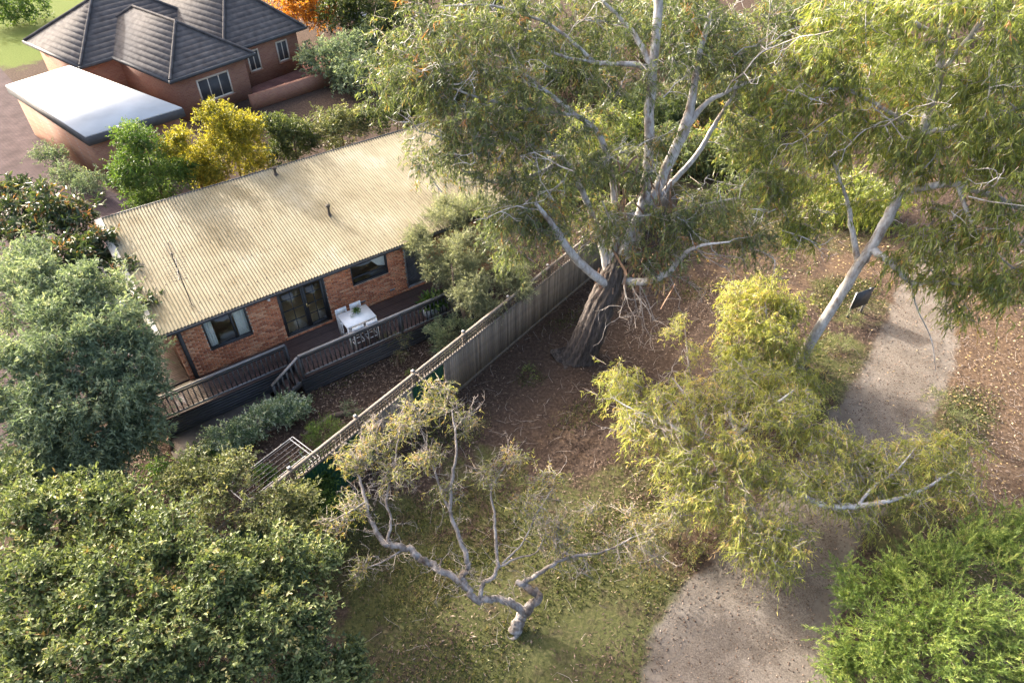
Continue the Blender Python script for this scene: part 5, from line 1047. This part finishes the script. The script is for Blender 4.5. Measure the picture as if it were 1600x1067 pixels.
# ------------------------------------------------------------------ litter, grass, sticks
r = np.random.default_rng(99)
def scatter(nwant, zone, keep):
    """random points on the ground within world box, kept by probability keep(x,y)"""
    x = r.uniform(zone[0], zone[1], nwant); y = r.uniform(zone[2], zone[3], nwant); k = r.random(nwant) < keep(x, y); return x[k], y[k]
def hu(x, y):
    X = np.stack([x, y, np.zeros_like(x)], 1) - HO; return X @ HU, X @ HV
def garden_ok(x, y):
    u_, v_ = hu(x, y); return ~((u_ > -1.6) & (u_ < 13.3) & (v_ > -2.4) & (v_ < 6)) & ~((u_ > -1.5) & (u_ < 2.6) & (v_ > -3.3) & (v_ < 0))
def litter_keep(x, y):
    g_, d_, l_ = weights(x, y); pd = path_dist(x, y); nz = noise2(x, y, 1.4, 3)
    return np.clip((.45 + .42 * nz + .45 * d_ - .30 * g_), .10, 1) * np.where(pd < 0, .04 + .35 * np.exp(pd * 2.2), 1) * garden_ok(x, y) * (l_ < .2)
x, y = scatter(190000, (-13, 24, 5, 34), litter_keep); k = len(x)
pos = np.stack([x, y, r.uniform(.005, .05, k) + np.where(path_dist(x, y) < .1, .035, 0)], 1); an = r.uniform(0, 6.28, k)
d = np.stack([np.cos(an), np.sin(an), r.normal(0, .18, k)], 1)
V, F, per = leaf_geo(pos, d, r.normal(0, .35, (k, 3)) + [0, 0, 1], r.uniform(.05, .16, k), r.uniform(.012, .038, k))
tone = np.clip(r.normal(.45, .28, k) + .15 * noise2(x, y, 2.5, 7), 0, 1)
tag(link('leaf_litter', np_mesh('leaf_litter', V, F, False, {'rnd': tone}), M['litter']), 'brown fallen gum leaves and bark covering the park ground', 'litter', kind='stuff')
x, y = scatter(6000, (8, 26, 8, 30), lambda x, y: np.clip(weights(x, y)[1] * 1.1, .03, 1) * np.where(path_dist(x, y) < 0, .12, 1)); k = len(x)
an = r.uniform(0, 6.28, k); V, F, per = leaf_geo(np.stack([x, y, np.full(k, .06)], 1), np.stack([np.cos(an), np.sin(an), r.normal(0, .1, k)], 1), r.normal(0, .3, (k, 3)) + [0, 0, 1], r.uniform(.06, .11, k), r.uniform(.04, .07, k))
tag(link('fallen_leaves', np_mesh('fallen_leaves', V, F, False, {'rnd': r.random(k)}), M['fallen']), 'small pale yellow leaves dotted over the dry ground right of the path', 'leaves', kind='stuff')
def grass_keep(x, y):
    g_, d_, l_ = weights(x, y); pd = path_dist(x, y); nz = noise2(x, y, .8, 11)
    return np.clip((g_ * 1.25 - .30 + .34 * nz), 0, 1) * np.where(pd < .05, .0, 1) * garden_ok(x, y)
x, y = scatter(420000, (-9, 22, 5.5, 30), grass_keep); k = len(x)
d = unit(np.stack([r.normal(0, .7, k), r.normal(0, .7, k), np.ones(k)], 1)); ln_ = r.uniform(.04, .15, k); s_ = unit(np.cross(d, r.normal(0, 1, (k, 3)))) * r.uniform(.008, .024, k)[:, None]
b_ = np.stack([x, y, np.zeros(k)], 1); V = np.stack([b_ - s_, b_ + s_, b_ + d * ln_[:, None]], 1).reshape(-1, 3)
tag(link('grass', np_mesh('grass', V, np.arange(k * 3).reshape(-1, 3), False, {'rnd': np.clip(r.normal(.48, .28, k) + .18 * noise2(x, y, 1.0, 19), 0, 1)}), M['blade']), 'short patchy grass growing around the twisted gum and path', 'grass', kind='stuff')
x, y = scatter(3200, (-4, 22, 6, 30), lambda x, y: np.where(path_dist(x, y) < 0, .02, .8) * (1 - weights(x, y)[0] * 1.2) * garden_ok(x, y)); k = len(x)
V, F = twigs(np.stack([x, y, np.full(k, .03)], 1), np.stack([r.normal(0, 1, k), r.normal(0, 1, k), np.abs(r.normal(0, .06, k))], 1), r.uniform(.12, .75, k), .008, 12)
V[:, 2] = np.abs(V[:, 2]) * .5 + .012
tag(link('fallen_twigs', np_mesh('fallen_twigs', V, F), M['dead_twig']), 'fallen bleached twigs scattered over the park ground', 'twigs', kind='stuff')
# loose stones on the path
x, y = scatter(60000, (2, 19, 5, 26), lambda x, y: np.where(path_dist(x, y) < .1, .35, .0)); k = min(len(x), 9000); x = x[:k]; y = y[:k]
sz = r.uniform(.008, .028, k)[:, None, None] * r.uniform(.6, 1.4, (k, 1, 3)); OV = np.array([[1, 0, 0], [0, 1, 0], [-1, 0, 0], [0, -1, 0], [0, 0, .7], [0, 0, -.7]])
V = (OV[None] * sz) + np.stack([x, y, np.full(k, .016)], 1)[:, None]; OF = np.array([[0, 1, 4], [1, 2, 4], [2, 3, 4], [3, 0, 4], [1, 0, 5], [2, 1, 5], [3, 2, 5], [0, 3, 5]])
F = (OF[None] + np.arange(k)[:, None, None] * 6).reshape(-1, 3)
tag(link('path_gravel', np_mesh('path_gravel', V.reshape(-1, 3), F, True, {'rnd': np.repeat(np.clip(r.normal(.6, .22, k), 0, 1), 8)}), M['litter']), 'loose small stones scattered over the gravel path', 'gravel', kind='stuff')
# mulch in the garden bed
def bed(x, y):
    u_, v_ = hu(x, y); fs = (np.stack([x, y, np.zeros_like(x)], 1) - FO) @ FN; return (fs > .12) & (v_ < -2.4) & (u_ > 2.4) & (u_ < 13)
x, y = scatter(26000, (-8, 4, 13, 26), bed); k = len(x); an = r.uniform(0, 6.28, k)
V, F, per = leaf_geo(np.stack([x, y, r.uniform(.01, .09, k)], 1), np.stack([np.cos(an), np.sin(an), r.normal(0, .3, k)], 1), r.normal(0, .5, (k, 3)) + [0, 0, 1], r.uniform(.06, .16, k), r.uniform(.02, .05, k))
tag(link('mulch', np_mesh('mulch', V, F, False, {'rnd': np.clip(r.normal(.58, .25, k), 0, 1)}), M['litter']), 'reddish brown bark mulch in the bed below the deck', 'mulch', kind='stuff')
print('TRIANGLES', sum(len(m.loops) - 2 * len(m.polygons) for m in bpy.data.meshes))
